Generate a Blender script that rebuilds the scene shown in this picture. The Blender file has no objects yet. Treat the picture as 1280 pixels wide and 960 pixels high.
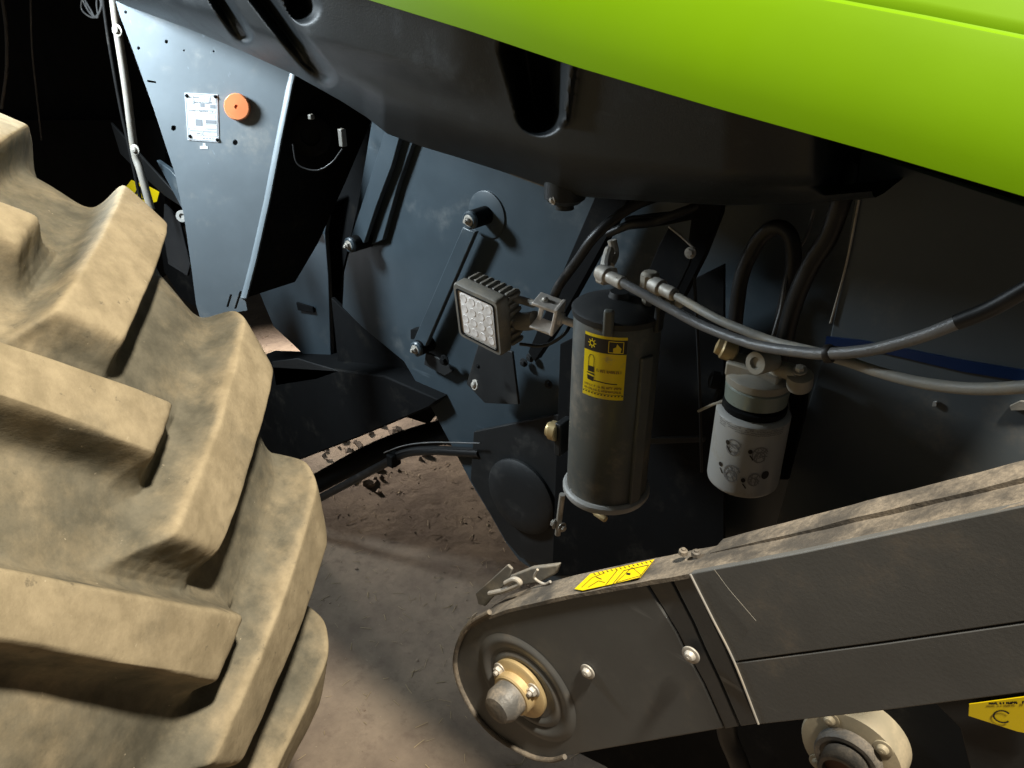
import bpy, bmesh, math, random
import numpy as np
from mathutils import Vector, Matrix, noise
from mathutils.geometry import tessellate_polygon
random.seed(7)
SC = bpy.context.scene
COL = SC.collection
V = Vector

# ------------------------------------------------------------------ camera
CAMLOC = V((0, 0, 1.6)); PITCH = math.radians(28); YAW = math.radians(40); FPX = 967.0
cam = bpy.data.cameras.new('camera'); camo = bpy.data.objects.new('camera', cam); COL.objects.link(camo)
camo.location = CAMLOC; camo.rotation_euler = (math.radians(90) - PITCH, 0, YAW)
cam.sensor_width = 36; cam.lens = 36 * FPX / 1280; cam.clip_start = 0.02; cam.clip_end = 300
SC.camera = camo
# ------------------------------------------------------------------ light
SC.view_settings.view_transform = 'Standard'; SC.view_settings.look = 'None'
SC.view_settings.exposure = 0; SC.view_settings.gamma = 1
w = bpy.data.worlds.new('World'); SC.world = w; w.use_nodes = True
w.node_tree.nodes['Background'].inputs[0].default_value = (.88, .95, 1, 1)
w.node_tree.nodes['Background'].inputs[1].default_value = .044
def lamp(name, loc, target, energy, size, color, spread=180):
    l = bpy.data.lights.new(name, 'AREA'); l.energy = energy; l.shape = 'DISK'; l.size = size; l.color = color
    l.spread = math.radians(spread)
    o = bpy.data.objects.new(name, l); COL.objects.link(o); o.location = loc
    o.rotation_euler = (V(target) - V(loc)).to_track_quat('-Z', 'Y').to_euler()
    return o
lamp('shed_lamp', (.58, .34, 3.8), (-.8, .3, .3), 228, .22, (1, .925, .79))
lamp('cool_side_fill', (-1.78, .30, 1.78), (-1.38, .90, 1.33), 14, .22, (.80, .92, 1), 120)  # cool light from the left: unseen lamp added close to the end panel
lamp('gap_fill', (-2.05, .62, .90), (-.7, 1.05, .95), .3, .25, (.88, .94, 1), 100)  # added unseen fill behind the tyre, lifts the dark plates
lamp('far_ground_fill', (-3.8, 1.9, .7), (-2.55, 1.74, 0), 8, .3, (1, .9, .8), 42)  # unseen lamp added to brighten the far strip of ground

# ------------------------------------------------------------------ pixel rays -> points on real planes
FW = V((-math.sin(YAW) * math.cos(PITCH), math.cos(YAW) * math.cos(PITCH), -math.sin(PITCH)))
RT = V((math.cos(YAW), math.sin(YAW), 0)); UP = RT.cross(FW)
def ray(x, y): return FW + RT * ((x - 640) / FPX) - UP * ((y - 480) / FPX)
def at(x, y, depth):                       # point at machine depth Y
    r = ray(x, y); return CAMLOC + r * (depth / r.y)
def on(x, y, p0, n):                       # point on an arbitrary plane
    r = ray(x, y); return CAMLOC + r * ((p0 - CAMLOC).dot(n) / r.dot(n))
def ground_at(x, y):
    r = ray(x, y); return CAMLOC + r * (-CAMLOC.z / r.z)
IN = V((0, 1, 0))

# ------------------------------------------------------------------ materials
def mat(name, col, rough=.5, metal=0., dust=None, dust_amt=0., dust_scale=14, bump=0., bump_scale=120, coat=0.,
        var=.12, scratch=0., spec=.5, up_dust=0., detail=6):
    m = bpy.data.materials.new(name); m.use_nodes = True
    nt = m.node_tree; N = nt.nodes; L = nt.links; b = N['Principled BSDF']
    tc = N.new('ShaderNodeTexCoord')
    def nz(scale, det=6, rgh=.6):
        n = N.new('ShaderNodeTexNoise'); n.inputs['Scale'].default_value = scale; n.inputs['Detail'].default_value = det
        n.inputs['Roughness'].default_value = rgh; L.new(tc.outputs['Object'], n.inputs['Vector']); return n
    def ramp(src, a, c):
        r = N.new('ShaderNodeMapRange'); r.inputs['From Min'].default_value = a; r.inputs['From Max'].default_value = c
        r.interpolation_type = 'SMOOTHSTEP'; L.new(src, r.inputs['Value']); return r.outputs['Result']
    def math_(op, a, c):
        n = N.new('ShaderNodeMath'); n.operation = op
        for i, v in enumerate((a, c)):
            if isinstance(v, (int, float)): n.inputs[i].default_value = v
            else: L.new(v, n.inputs[i])
        n.use_clamp = False; return n.outputs[0]
    def mix(fac, a, c):
        n = N.new('ShaderNodeMix'); n.data_type = 'RGBA'
        if isinstance(fac, (int, float)): n.inputs[0].default_value = fac
        else: L.new(fac, n.inputs[0])
        for i, v in ((6, a), (7, c)):
            if isinstance(v, tuple): n.inputs[i].default_value = (*v, 1)
            else: L.new(v, n.inputs[i])
        return n.outputs[2]
    n1 = nz(5, 5)
    dk = tuple(c * (1 - var) for c in col); lt = tuple(min(1, c * (1 + var)) for c in col)
    c = mix(ramp(n1.outputs['Fac'], .3, .7), dk, lt)
    rg = math_('ADD', math_('MULTIPLY', nz(9, 5).outputs['Fac'], .22), rough - .11)
    if dust:
        n2 = nz(dust_scale, detail, .68)
        f = ramp(n2.outputs['Fac'], .62 - .45 * dust_amt, .82 - .30 * dust_amt)
        fine = ramp(nz(dust_scale * 11, 4, .7).outputs['Fac'], .3, .72)
        f = math_('MULTIPLY', f, math_('ADD', math_('MULTIPLY', fine, .6), .4))
        if up_dust:
            g = N.new('ShaderNodeNewGeometry'); sx = N.new('ShaderNodeSeparateXYZ'); L.new(g.outputs['Normal'], sx.inputs[0])
            f = math_('MAXIMUM', f, math_('MULTIPLY', ramp(sx.outputs['Z'], .35, .9), math_('MULTIPLY', math_('ADD', fine, .35), up_dust)))
        f = math_('MINIMUM', f, 1.)
        c = mix(f, c, dust)
        rg = math_('ADD', rg, math_('MULTIPLY', f, .25))
        if metal:
            L.new(math_('MULTIPLY', math_('SUBTRACT', 1., f), metal), b.inputs['Metallic'])
    elif metal: b.inputs['Metallic'].default_value = metal
    if scratch:
        mp = N.new('ShaderNodeMapping'); mp.inputs['Rotation'].default_value = (.4, .7, .35); mp.inputs['Scale'].default_value = (3, 90, 22)
        L.new(tc.outputs['Object'], mp.inputs[0])
        n3 = N.new('ShaderNodeTexNoise'); n3.inputs['Scale'].default_value = 2.2; n3.inputs['Detail'].default_value = 3
        L.new(mp.outputs[0], n3.inputs['Vector'])
        s = math_('MULTIPLY', ramp(n3.outputs['Fac'], .66, .74), ramp(nz(7, 3).outputs['Fac'], .5, .62))
        c = mix(math_('MULTIPLY', s, scratch), c, tuple(min(1, x * 2.2 + .05) for x in col))
    L.new(c, b.inputs['Base Color']); L.new(rg, b.inputs['Roughness'])
    b.inputs['Specular IOR Level'].default_value = spec
    if coat: b.inputs['Coat Weight'].default_value = coat; b.inputs['Coat Roughness'].default_value = .12
    if bump:
        bp = N.new('ShaderNodeBump'); bp.inputs['Strength'].default_value = bump; bp.inputs['Distance'].default_value = .002
        L.new(nz(bump_scale, 5).outputs['Fac'], bp.inputs['Height']); L.new(bp.outputs[0], b.inputs['Normal'])
    return m
DUST = (.36, .28, .19)
M = dict(
 green=mat('green_paint', (.125, .25, .0005), .5, spec=.12, coat=.03, var=.03, bump=.02, bump_scale=60),
 plastic=mat('black_plastic', (.013, .017, .020), .44, spec=.35, dust=(.06, .065, .068), dust_amt=.18, dust_scale=9, bump=.2, bump_scale=420, var=.1, scratch=.3),
 steel=mat('slate_steel_paint', (.175, .205, .225), .38, dust=(.30, .30, .28), dust_amt=.22, dust_scale=11, bump=.06, bump_scale=60, var=.12, scratch=.35),
 slate=mat('slate_dark_paint', (.042, .058, .070), .40, dust=(.13, .14, .14), dust_amt=.14, dust_scale=7, bump=.06, bump_scale=60, var=.14, scratch=.5),
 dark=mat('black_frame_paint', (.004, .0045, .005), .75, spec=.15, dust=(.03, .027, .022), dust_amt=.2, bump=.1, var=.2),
 drab=mat('dark_chassis_paint', (.010, .011, .0115), .6, dust=(.045, .042, .037), dust_amt=.25, dust_scale=12, bump=.1, var=.2),
 cover=mat('charcoal_cover', (.112, .112, .106), .50, dust=(.22, .18, .135), dust_amt=.30, dust_scale=10, bump=.06, bump_scale=260, var=.15, scratch=.6),
 flange=mat('dusty_cover_edge', (.075, .066, .055), .6, dust=(.27, .22, .16), dust_amt=.62, dust_scale=20, bump=.5, bump_scale=160, var=.2, scratch=.4),
 can=mat('olive_grey_paint', (.096, .101, .092), .42, dust=(.24, .20, .15), dust_amt=.30, dust_scale=14, bump=.1, bump_scale=180, var=.12, scratch=.3),
 gold=mat('yellow_zinc', (.56, .42, .21), .45, .5, dust=(.40, .29, .16), dust_amt=.4, dust_scale=22, var=.15),
 palegold=mat('dusty_pale_zinc', (.37, .32, .22), .55, .2, dust=(.42, .34, .22), dust_amt=.6, dust_scale=24, var=.12),
 zinc=mat('dull_zinc', (.50, .475, .43), .46, .45, dust=(.33, .275, .20), dust_amt=.55, dust_scale=45, var=.15),
 shaft=mat('dark_shaft_steel', (.12, .115, .105), .5, .25, dust=(.30, .25, .19), dust_amt=.5, dust_scale=30, bump=.4, bump_scale=200),
 rear=mat('charcoal_cool_tint', (.085, .10, .11), .5, dust=(.2, .18, .15), dust_amt=.2, dust_scale=8, bump=.05, bump_scale=80, var=.1, scratch=.4),  # cover's charcoal again, with cool light put into the colour
 clamp=mat('dusty_stainless', (.66, .60, .54), .45, .3, dust=(.42, .35, .27), dust_amt=.4, dust_scale=40, var=.1),
 mudlip=mat('dirt_stained_plastic', (.05, .037, .022), .7, dust=(.10, .075, .045), dust_amt=.5, dust_scale=18, bump=.4, var=.3),
 hose=mat('braided_grey_hose', (.16, .16, .16), .30, dust=(.3, .26, .2), dust_amt=.3, dust_scale=20, bump=.3, bump_scale=500),
 palehose=mat('pale_dusty_hose', (.27, .26, .23), .45, dust=(.45, .38, .28), dust_amt=.4, dust_scale=20, bump=.2, bump_scale=400),
 rubber=mat('black_rubber_hose', (.011, .011, .011), .45, dust=(.08, .07, .06), dust_amt=.15, dust_scale=20),
 white=mat('white_enamel', (.42, .41, .385), .40, dust=(.35, .30, .22), dust_amt=.25, dust_scale=20, var=.04),
 offwhite=mat('greyed_cast_alloy', (.36, .34, .29), .5, .35, dust=(.33, .27, .19), dust_amt=.45, dust_scale=30, var=.1, bump=.2),
 bowl=mat('green_grey_bowl', (.24, .27, .23), .3, dust=(.25, .22, .16), dust_amt=.25, dust_scale=20),
 yellow=mat('yellow_vinyl', (.92, .68, .006), .35, dust=DUST, dust_amt=.12, dust_scale=40, var=.05),
 ink=mat('black_print', (.02, .015, .012), .45, var=.1),
 faintink=mat('faded_brown_print', (.40, .25, .02), .5, var=.1),
 greyink=mat('grey_print', (.22, .21, .20), .5, var=.1),
 plate=mat('white_aluminium_plate', (.82, .84, .86), .35, .1, dust=(.5, .5, .5), dust_amt=.15, var=.03),
 plateink=mat('silver_grey_print', (.24, .26, .28), .5, var=.1),
 orange=mat('orange_reflector', (.78, .25, .10), .28, coat=.4, var=.06),
 blue=mat('blue_paint', (.007, .024, .085), .35, var=.15),
 lens=mat('clear_lamp_lens', (.84, .79, .75), .4, dust=(.6, .54, .48), dust_amt=.35, dust_scale=30, var=.08),
 led=mat('silver_led_cup', (.70, .66, .62), .45, .0, var=.1),
 casting=mat('dusty_lamp_casting', (.15, .142, .125), .5, dust=(.28, .24, .18), dust_amt=.45, dust_scale=22, bump=.2, bump_scale=240, up_dust=.5),
 straw=mat('pale_straw', (.40, .31, .18), .7, var=.3),
 clod=mat('soil_clod', (.22, .165, .12), .9, var=.3, bump=.6),
 rust=mat('rusty_bore', (.14, .06, .03), .7, var=.3, bump=.5),
)
# tyre rubber: grey rubber under a skin of tan clay, rubbed off in patches
def tyre_mat(name):
    m = bpy.data.materials.new(name); m.use_nodes = True
    nt = m.node_tree; N = nt.nodes; L = nt.links; b = N['Principled BSDF']
    tc = N.new('ShaderNodeTexCoord')
    def nz(s, d, r=.65):
        n = N.new('ShaderNodeTexNoise'); n.inputs['Scale'].default_value = s; n.inputs['Detail'].default_value = d
        n.inputs['Roughness'].default_value = r; L.new(tc.outputs['Object'], n.inputs['Vector']); return n.outputs['Fac']
    def rp(s, a, c, x=0., y=1.):
        r = N.new('ShaderNodeMapRange'); r.interpolation_type = 'SMOOTHSTEP'
        for k, v in zip(('From Min', 'From Max', 'To Min', 'To Max'), (a, c, x, y)): r.inputs[k].default_value = v
        L.new(s, r.inputs['Value']); return r.outputs['Result']
    def mx(f, a, c):
        n = N.new('ShaderNodeMix'); n.data_type = 'RGBA'; L.new(f, n.inputs[0])
        for i, v in ((6, a), (7, c)):
            if isinstance(v, tuple): n.inputs[i].default_value = (*v, 1)
            else: L.new(v, n.inputs[i])
        return n.outputs[2]
    clay = mx(rp(nz(26, 8), .3, .72), (.245, .196, .120), (.36, .29, .183))
    rub = mx(rp(nz(18, 6), .3, .7), (.082, .075, .054), (.150, .134, .096))
    at_ = N.new('ShaderNodeAttribute'); at_.attribute_name = 'tread_wear'
    ad = N.new('ShaderNodeMath'); ad.operation = 'MULTIPLY_ADD'; L.new(at_.outputs['Fac'], ad.inputs[0]); ad.inputs[1].default_value = .36; L.new(nz(7.5, 9, .7), ad.inputs[2])
    c = mx(rp(ad.outputs[0], .46, .86), rub, clay)
    speck = mx(rp(nz(85, 3), .70, .78, 0, .75), c, (.52, .44, .31))
    dk = mx(rp(nz(60, 4), .26, .36, .55, 0), speck, (.10, .085, .06))
    L.new(dk, b.inputs['Base Color']); b.inputs['Roughness'].default_value = .82; b.inputs['Specular IOR Level'].default_value = .25
    a = N.new('ShaderNodeMath'); a.operation = 'ADD'; L.new(nz(34, 9, .7), a.inputs[0])
    mu = N.new('ShaderNodeMath'); mu.operation = 'MULTIPLY'; L.new(nz(230, 4), mu.inputs[0]); mu.inputs[1].default_value = .35; L.new(mu.outputs[0], a.inputs[1])
    bp = N.new('ShaderNodeBump'); bp.inputs['Strength'].default_value = .28; bp.inputs['Distance'].default_value = .003
    L.new(a.outputs[0], bp.inputs['Height']); L.new(bp.outputs[0], b.inputs['Normal'])
    return m
M['tread'] = M['groove'] = tyre_mat('clay_coated_rubber')
def ground_mat():
    m = bpy.data.materials.new('trodden_earth'); m.use_nodes = True
    nt = m.node_tree; N = nt.nodes; L = nt.links; b = N['Principled BSDF']; tc = N.new('ShaderNodeTexCoord')
    def nz(s, d, r=.65):
        n = N.new('ShaderNodeTexNoise'); n.inputs['Scale'].default_value = s; n.inputs['Detail'].default_value = d
        n.inputs['Roughness'].default_value = r; L.new(tc.outputs['Object'], n.inputs['Vector']); return n.outputs['Fac']
    def rp(s, a, c, x=0., y=1.):
        r = N.new('ShaderNodeMapRange'); r.interpolation_type = 'SMOOTHSTEP'
        for k, v in zip(('From Min', 'From Max', 'To Min', 'To Max'), (a, c, x, y)): r.inputs[k].default_value = v
        L.new(s, r.inputs['Value']); return r.outputs['Result']
    def mx(f, a, c):
        n = N.new('ShaderNodeMix'); n.data_type = 'RGBA'; L.new(f, n.inputs[0])
        for i, v in ((6, a), (7, c)):
            if isinstance(v, tuple): n.inputs[i].default_value = (*v, 1)
            else: L.new(v, n.inputs[i])
        return n.outputs[2]
    c = mx(rp(nz(4, 8), .32, .68), (.165, .126, .096), (.275, .214, .156))
    c = mx(rp(nz(22, 7, .7), .5, .7, 0, .6), c, (.15, .11, .085))
    c = mx(rp(nz(110, 4), .66, .76, 0, .6), c, (.42, .34, .24))
    L.new(c, b.inputs['Base Color']); b.inputs['Roughness'].default_value = .9; b.inputs['Specular IOR Level'].default_value = .2
    bp = N.new('ShaderNodeBump'); bp.inputs['Strength'].default_value = .45; bp.inputs['Distance'].default_value = .006
    L.new(nz(60, 9, .7), bp.inputs['Height']); L.new(bp.outputs[0], b.inputs['Normal'])
    return m
M['ground'] = ground_mat()

# ------------------------------------------------------------------ mesh helpers
def obj(name, bm, m, parent=None, bevel=0., angle=35, seg=2, sub=0):
    me = bpy.data.meshes.new(name)
    bmesh.ops.recalc_face_normals(bm, faces=bm.faces[:])
    bm.to_mesh(me); bm.free()
    for p in me.polygons: p.use_smooth = True
    me.set_sharp_from_angle(angle=math.radians(angle))
    me.materials.append(M[m] if isinstance(m, str) else m)
    o = bpy.data.objects.new(name, me); COL.objects.link(o)
    if parent is not None: attach(o, parent)
    if bevel:
        b = o.modifiers.new('edge', 'BEVEL'); b.width = bevel; b.segments = seg; b.limit_method = 'ANGLE'; b.angle_limit = math.radians(40)
    if sub:
        s = o.modifiers.new('smooth', 'SUBSURF'); s.levels = s.render_levels = sub
    return o
def attach(o, parent):
    o.parent = parent
    if parent.type == 'EMPTY': o.matrix_parent_inverse = Matrix.Translation(-parent.location)
def basis(n, up=V((0, 0, 1))):
    n = n.normalized()
    x = up.cross(n)
    if x.length < 1e-4: x = V((1, 0, 0)).cross(n)
    x.normalize(); y = n.cross(x); return x, y, n
def prism(bm, pts, vec, holes=()):
    """closed plate: outline (and holes) in 3-D, extruded by vec"""
    loops = [list(pts)] + [list(h) for h in holes]
    flat = [p for l in loops for p in l]
    tris = tessellate_polygon(loops)
    a = [bm.verts.new(p) for p in flat]; c = [bm.verts.new(p + vec) for p in flat]
    if len(loops) == 1:
        bm.faces.new(a); bm.faces.new(c[::-1])
    else:
        for t in tris:
            try: bm.faces.new([a[i] for i in t]); bm.faces.new([c[i] for i in reversed(t)])
            except ValueError: pass
    k = 0
    for l in loops:
        n = len(l)
        for i in range(n):
            j = (i + 1) % n
            bm.faces.new((a[k + i], a[k + j], c[k + j], c[k + i]))
        k += n
def box(bm, c, dx, dy, dz, ax=None):
    X, Y, Z = ax if ax else (V((1, 0, 0)), V((0, 1, 0)), V((0, 0, 1)))
    base = [c + X * (sx * dx / 2) + Y * (sy * dy / 2) - Z * dz / 2 for sx, sy in ((-1, -1), (1, -1), (1, 1), (-1, 1))]
    prism(bm, base, Z * dz)
def lathe(bm, origin, axis, prof, n=40, caps=True):
    """prof: list of (radius, height along axis)"""
    X, Y, Z = basis(axis)
    rings = []
    for r, h in prof:
        rings.append([bm.verts.new(origin + Z * h + (X * math.cos(2 * math.pi * i / n) + Y * math.sin(2 * math.pi * i / n)) * max(r, 1e-5)) for i in range(n)])
    for a, c in zip(rings, rings[1:]):
        for i in range(n):
            j = (i + 1) % n; bm.faces.new((a[i], a[j], c[j], c[i]))
    if caps: bm.faces.new(rings[0][::-1]); bm.faces.new(rings[-1])
def spline(P, k=8):
    if len(P) < 3: return [P[0].lerp(P[-1], i / k) for i in range(k + 1)]
    Q = [P[0] * 2 - P[1]] + P + [P[-1] * 2 - P[-2]]; out = []
    for i in range(1, len(Q) - 2):
        a, b, c, d = Q[i - 1:i + 3]
        for j in range(k):
            t = j / k
            out.append(.5 * ((2 * b) + (c - a) * t + (2 * a - 5 * b + 4 * c - d) * t * t + (3 * b - a - 3 * c + d) * t ** 3))
    out.append(P[-1]); return out
def tube(bm, P, r, n=12, k=8, smooth=True, prof=None):
    pts = spline(P, k) if smooth else P
    t0 = (pts[1] - pts[0]).normalized(); X, Y, _ = basis(t0)
    rings = []
    for i, p in enumerate(pts):
        t = (pts[min(i + 1, len(pts) - 1)] - pts[max(i - 1, 0)]).normalized()
        X = (X - t * X.dot(t)).normalized(); Y = t.cross(X)
        rr = r if prof is None else r * prof(i / (len(pts) - 1))
        rings.append([bm.verts.new(p + (X * math.cos(2 * math.pi * j / n) + Y * math.sin(2 * math.pi * j / n)) * rr) for j in range(n)])
    for a, c in zip(rings, rings[1:]):
        for j in range(n):
            q = (j + 1) % n; bm.faces.new((a[j], a[q], c[q], c[j]))
    bm.faces.new(rings[0][::-1]); bm.faces.new(rings[-1])
def B(): return bmesh.new()
def plate(name, px, depth, thick, m, parent, holes=(), bevel=.0012):
    bm = B()
    prism(bm, [at(x, y, depth) for x, y in px], IN * thick, [[at(x, y, depth) for x, y in h] for h in holes])
    return obj(name, bm, m, parent, bevel=0 if holes else bevel)
def pipe(name, px, r, m, parent, n=12, k=8, smooth=True):      # px: (x, y, depth)
    bm = B(); tube(bm, [at(*p) for p in px], r, n, k, smooth); return obj(name, bm, m, parent)
def circle_px(c, r, n=12, q=1.):
    return [(c[0] + r * math.cos(2 * math.pi * i / n), c[1] + r * q * math.sin(2 * math.pi * i / n)) for i in range(n)]
# shared bolt meshes (unit size: head across = 1, along +Z)
def bolt_mesh(kind):
    bm = B()
    lathe(bm, V((0, 0, 0)), V((0, 0, 1)), [(.74, 0), (.76, .06), (.74, .14), (.66, .16)], 28)
    if kind == 'hex':
        lathe(bm, V((0, 0, .15)), V((0, 0, 1)), [(.50, 0), (.50, .36), (.42, .46), (.28, .47)], 6)
    elif kind == 'nut':
        lathe(bm, V((0, 0, .15)), V((0, 0, 1)), [(.52, 0), (.52, .34), (.44, .44)], 6)
        lathe(bm, V((0, 0, .5)), V((0, 0, 1)), [(.26, 0), (.26, .34), (.20, .42)], 18)
    else:
        lathe(bm, V((0, 0, .15)), V((0, 0, 1)), [(.48, 0), (.46, .16), (.34, .34), (.16, .40)], 24)
        lathe(bm, V((0, 0, .52)), V((0, 0, 1)), [(.12, 0), (.12, .06)], 6)
    me = bpy.data.meshes.new('bolt_' + kind); bmesh.ops.recalc_face_normals(bm, faces=bm.faces[:]); bm.to_mesh(me); bm.free()
    for p in me.polygons: p.use_smooth = True
    me.set_sharp_from_angle(angle=math.radians(35)); return me
BOLT = {k: bolt_mesh(k) for k in ('hex', 'nut', 'dome')}
BOLTM = {}
def bolt(parent, p, n, d, kind='hex', m='zinc', name='bolt', spin=.3):
    key = (kind, m)
    if key not in BOLTM:
        me = BOLT[kind].copy(); me.materials.append(M[m]); BOLTM[key] = me
    o = bpy.data.objects.new(name, BOLTM[key]); COL.objects.link(o); attach(o, parent)
    X, Y, Z = basis(n); R = Matrix((X, Y, Z)).transposed().to_4x4()
    o.matrix_basis = Matrix.Translation(p) @ R @ Matrix.Rotation(spin, 4, 'Z') @ Matrix.Scale(d, 4)
    return o
# flat print: shapes in sticker units mapped onto the surface they are stuck to
def decal_grid(bm, f, u0, v0, u1, v1, nu, nv, h):
    g = [[bm.verts.new(f(u0 + (u1 - u0) * i / nu, v0 + (v1 - v0) * j / nv, h)) for i in range(nu + 1)] for j in range(nv + 1)]
    for j in range(nv):
        for i in range(nu): bm.faces.new((g[j][i], g[j][i + 1], g[j + 1][i + 1], g[j + 1][i]))
def decal_line(bm, f, P, wd, h, asp=1.):
    for a, c in zip(P, P[1:]):
        d = V((c[0] - a[0], (c[1] - a[1]) * asp)); l = d.length
        if l < 1e-9: continue
        nx, ny = -d.y / l * wd / 2, d.x / l * wd / 2 / asp
        ns = max(1, int(l / .15))
        for i in range(ns):
            p = (a[0] + (c[0] - a[0]) * i / ns, a[1] + (c[1] - a[1]) * i / ns); q = (a[0] + (c[0] - a[0]) * (i + 1) / ns, a[1] + (c[1] - a[1]) * (i + 1) / ns)
            bm.faces.new([bm.verts.new(f(x, y, h)) for x, y in ((p[0] - nx, p[1] - ny), (q[0] - nx, q[1] - ny), (q[0] + nx, q[1] + ny), (p[0] + nx, p[1] + ny))])
def decal_poly(bm, f, P, h): bm.faces.new([bm.verts.new(f(x, y, h)) for x, y in P])
def ring_pts(cx, cy, r, asp, n=14, a0=0., a1=2 * math.pi):
    return [(cx + r * math.cos(a0 + (a1 - a0) * i / n), cy + r * math.sin(a0 + (a1 - a0) * i / n) / asp) for i in range(n + 1)]
def scribble(bm, f, u0, u1, v, hh, wd, h, asp, seed):            # a line of print too small to read
    rnd = random.Random(seed); u = u0
    while u < u1:
        l = rnd.uniform(.018, .034)
        if rnd.random() < .84:
            decal_line(bm, f, [(u, v), (u, v + hh)], wd, h, asp)
            decal_line(bm, f, [(u, v + hh * rnd.choice((0, .5, 1))), (u + l * .7, v + hh * rnd.choice((0, .5, 1)))], wd, h, asp)
        u += l
def flat_map(p0, U, W, n):                                      # u,v in 0..1 over vectors U and W
    return lambda u, v, h: p0 + U * u + W * v + n * h

# ------------------------------------------------------------------ ground
def gz(x, y):
    return .006 * noise.fractal(V((x * 2.2, y * 2.2, 3.1)), 1., 2., 4) + .0018 * noise.noise(V((x * 19, y * 19, .4))) + .0014 * noise.noise(V((x * 47, y * 47, 1.4)))
def axis_(c, near, n):
    out = []
    for i in range(-n, n + 1):
        t = i / n; out.append(c + near * t + 60 * t ** 9)
    return out
bm = B(); gx = axis_(-1.3, 1.7, 140); gy = axis_(1.2, 1.7, 140)
rows = [[bm.verts.new((x, y, gz(x, y) if abs(x) < 9 and abs(y) < 9 else 0)) for x in gx] for y in gy]
for j in range(len(gy) - 1):
    for i in range(len(gx) - 1): bm.faces.new((rows[j][i], rows[j][i + 1], rows[j + 1][i + 1], rows[j + 1][i]))
g = obj('ground', bm, 'ground', angle=180); g['kind'] = 'structure'; g['label'] = 'trodden brown earth under the machine'
rnd = random.Random(3)
bm = B()
for _ in range(800):
    if rnd.random() < .6: x, y = rnd.uniform(-1.9, -.3), rnd.uniform(.5, 1.7)
    else: x, y = rnd.uniform(-3.9, -1.6), rnd.uniform(1.1, 2.6)
    l = rnd.uniform(.005, .035); a = rnd.uniform(0, 6.28); z = gz(x, y) + .003
    d = V((math.cos(a), math.sin(a), rnd.uniform(-.12, .2))) * l / 2; p = V((x, y, z)); bend = V((-d.y, d.x, .3 * l)) * rnd.uniform(-.07, .07)
    tube(bm, [p - d, p + bend, p + d], rnd.uniform(.0004, .0009), 4, 1)
o = obj('loose_straw', bm, 'straw'); o['kind'] = 'stuff'; o['label'] = 'loose bits of straw scattered on the earth'
bm = B()
for _ in range(220):
    x, y = (rnd.uniform(-1.9, -.3), rnd.uniform(.5, 1.7)) if rnd.random() < .6 else (rnd.uniform(-3.9, -1.6), rnd.uniform(1.1, 2.6))
    r = rnd.uniform(.0015, .005) if rnd.random() < .94 else rnd.uniform(.005, .010)
    mt = Matrix.Translation((x, y, gz(x, y) + r * .15)) @ Matrix.Diagonal((r, r * rnd.uniform(.6, 1), r * rnd.uniform(.4, .8), 1))
    ret = bmesh.ops.create_icosphere(bm, subdivisions=1, radius=1, matrix=mt)
    for v in ret['verts']: v.co += V((rnd.uniform(-1, 1), rnd.uniform(-1, 1), rnd.uniform(-1, 1))) * r * .25
for _ in range(170):
    x, y = rnd.uniform(-2.9, -1.75), rnd.uniform(1.38, 2.0); r = rnd.uniform(.008, .026)
    ret = bmesh.ops.create_icosphere(bm, subdivisions=1, radius=1, matrix=Matrix.Translation((x, y, gz(x, y) + r * .1)) @ Matrix.Diagonal((r, r * rnd.uniform(.6, 1), r * rnd.uniform(.5, .9), 1)))
    for v in ret['verts']: v.co += V((rnd.uniform(-1, 1), rnd.uniform(-1, 1), rnd.uniform(-1, 1))) * r * .25
o = obj('soil_crumbs', bm, 'clod', angle=20); o['kind'] = 'stuff'; o['label'] = 'small crumbs of soil lying on the earth'

# ------------------------------------------------------------------ the machine
root = bpy.data.objects.new('combine_harvester', None); COL.objects.link(root); root.location = (-.8, 1.0, 0)
root['label'] = 'dusty combine harvester with lime green side panel, black plastic moulding and clay caked tyre'
root['category'] = 'combine harvester'

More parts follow.
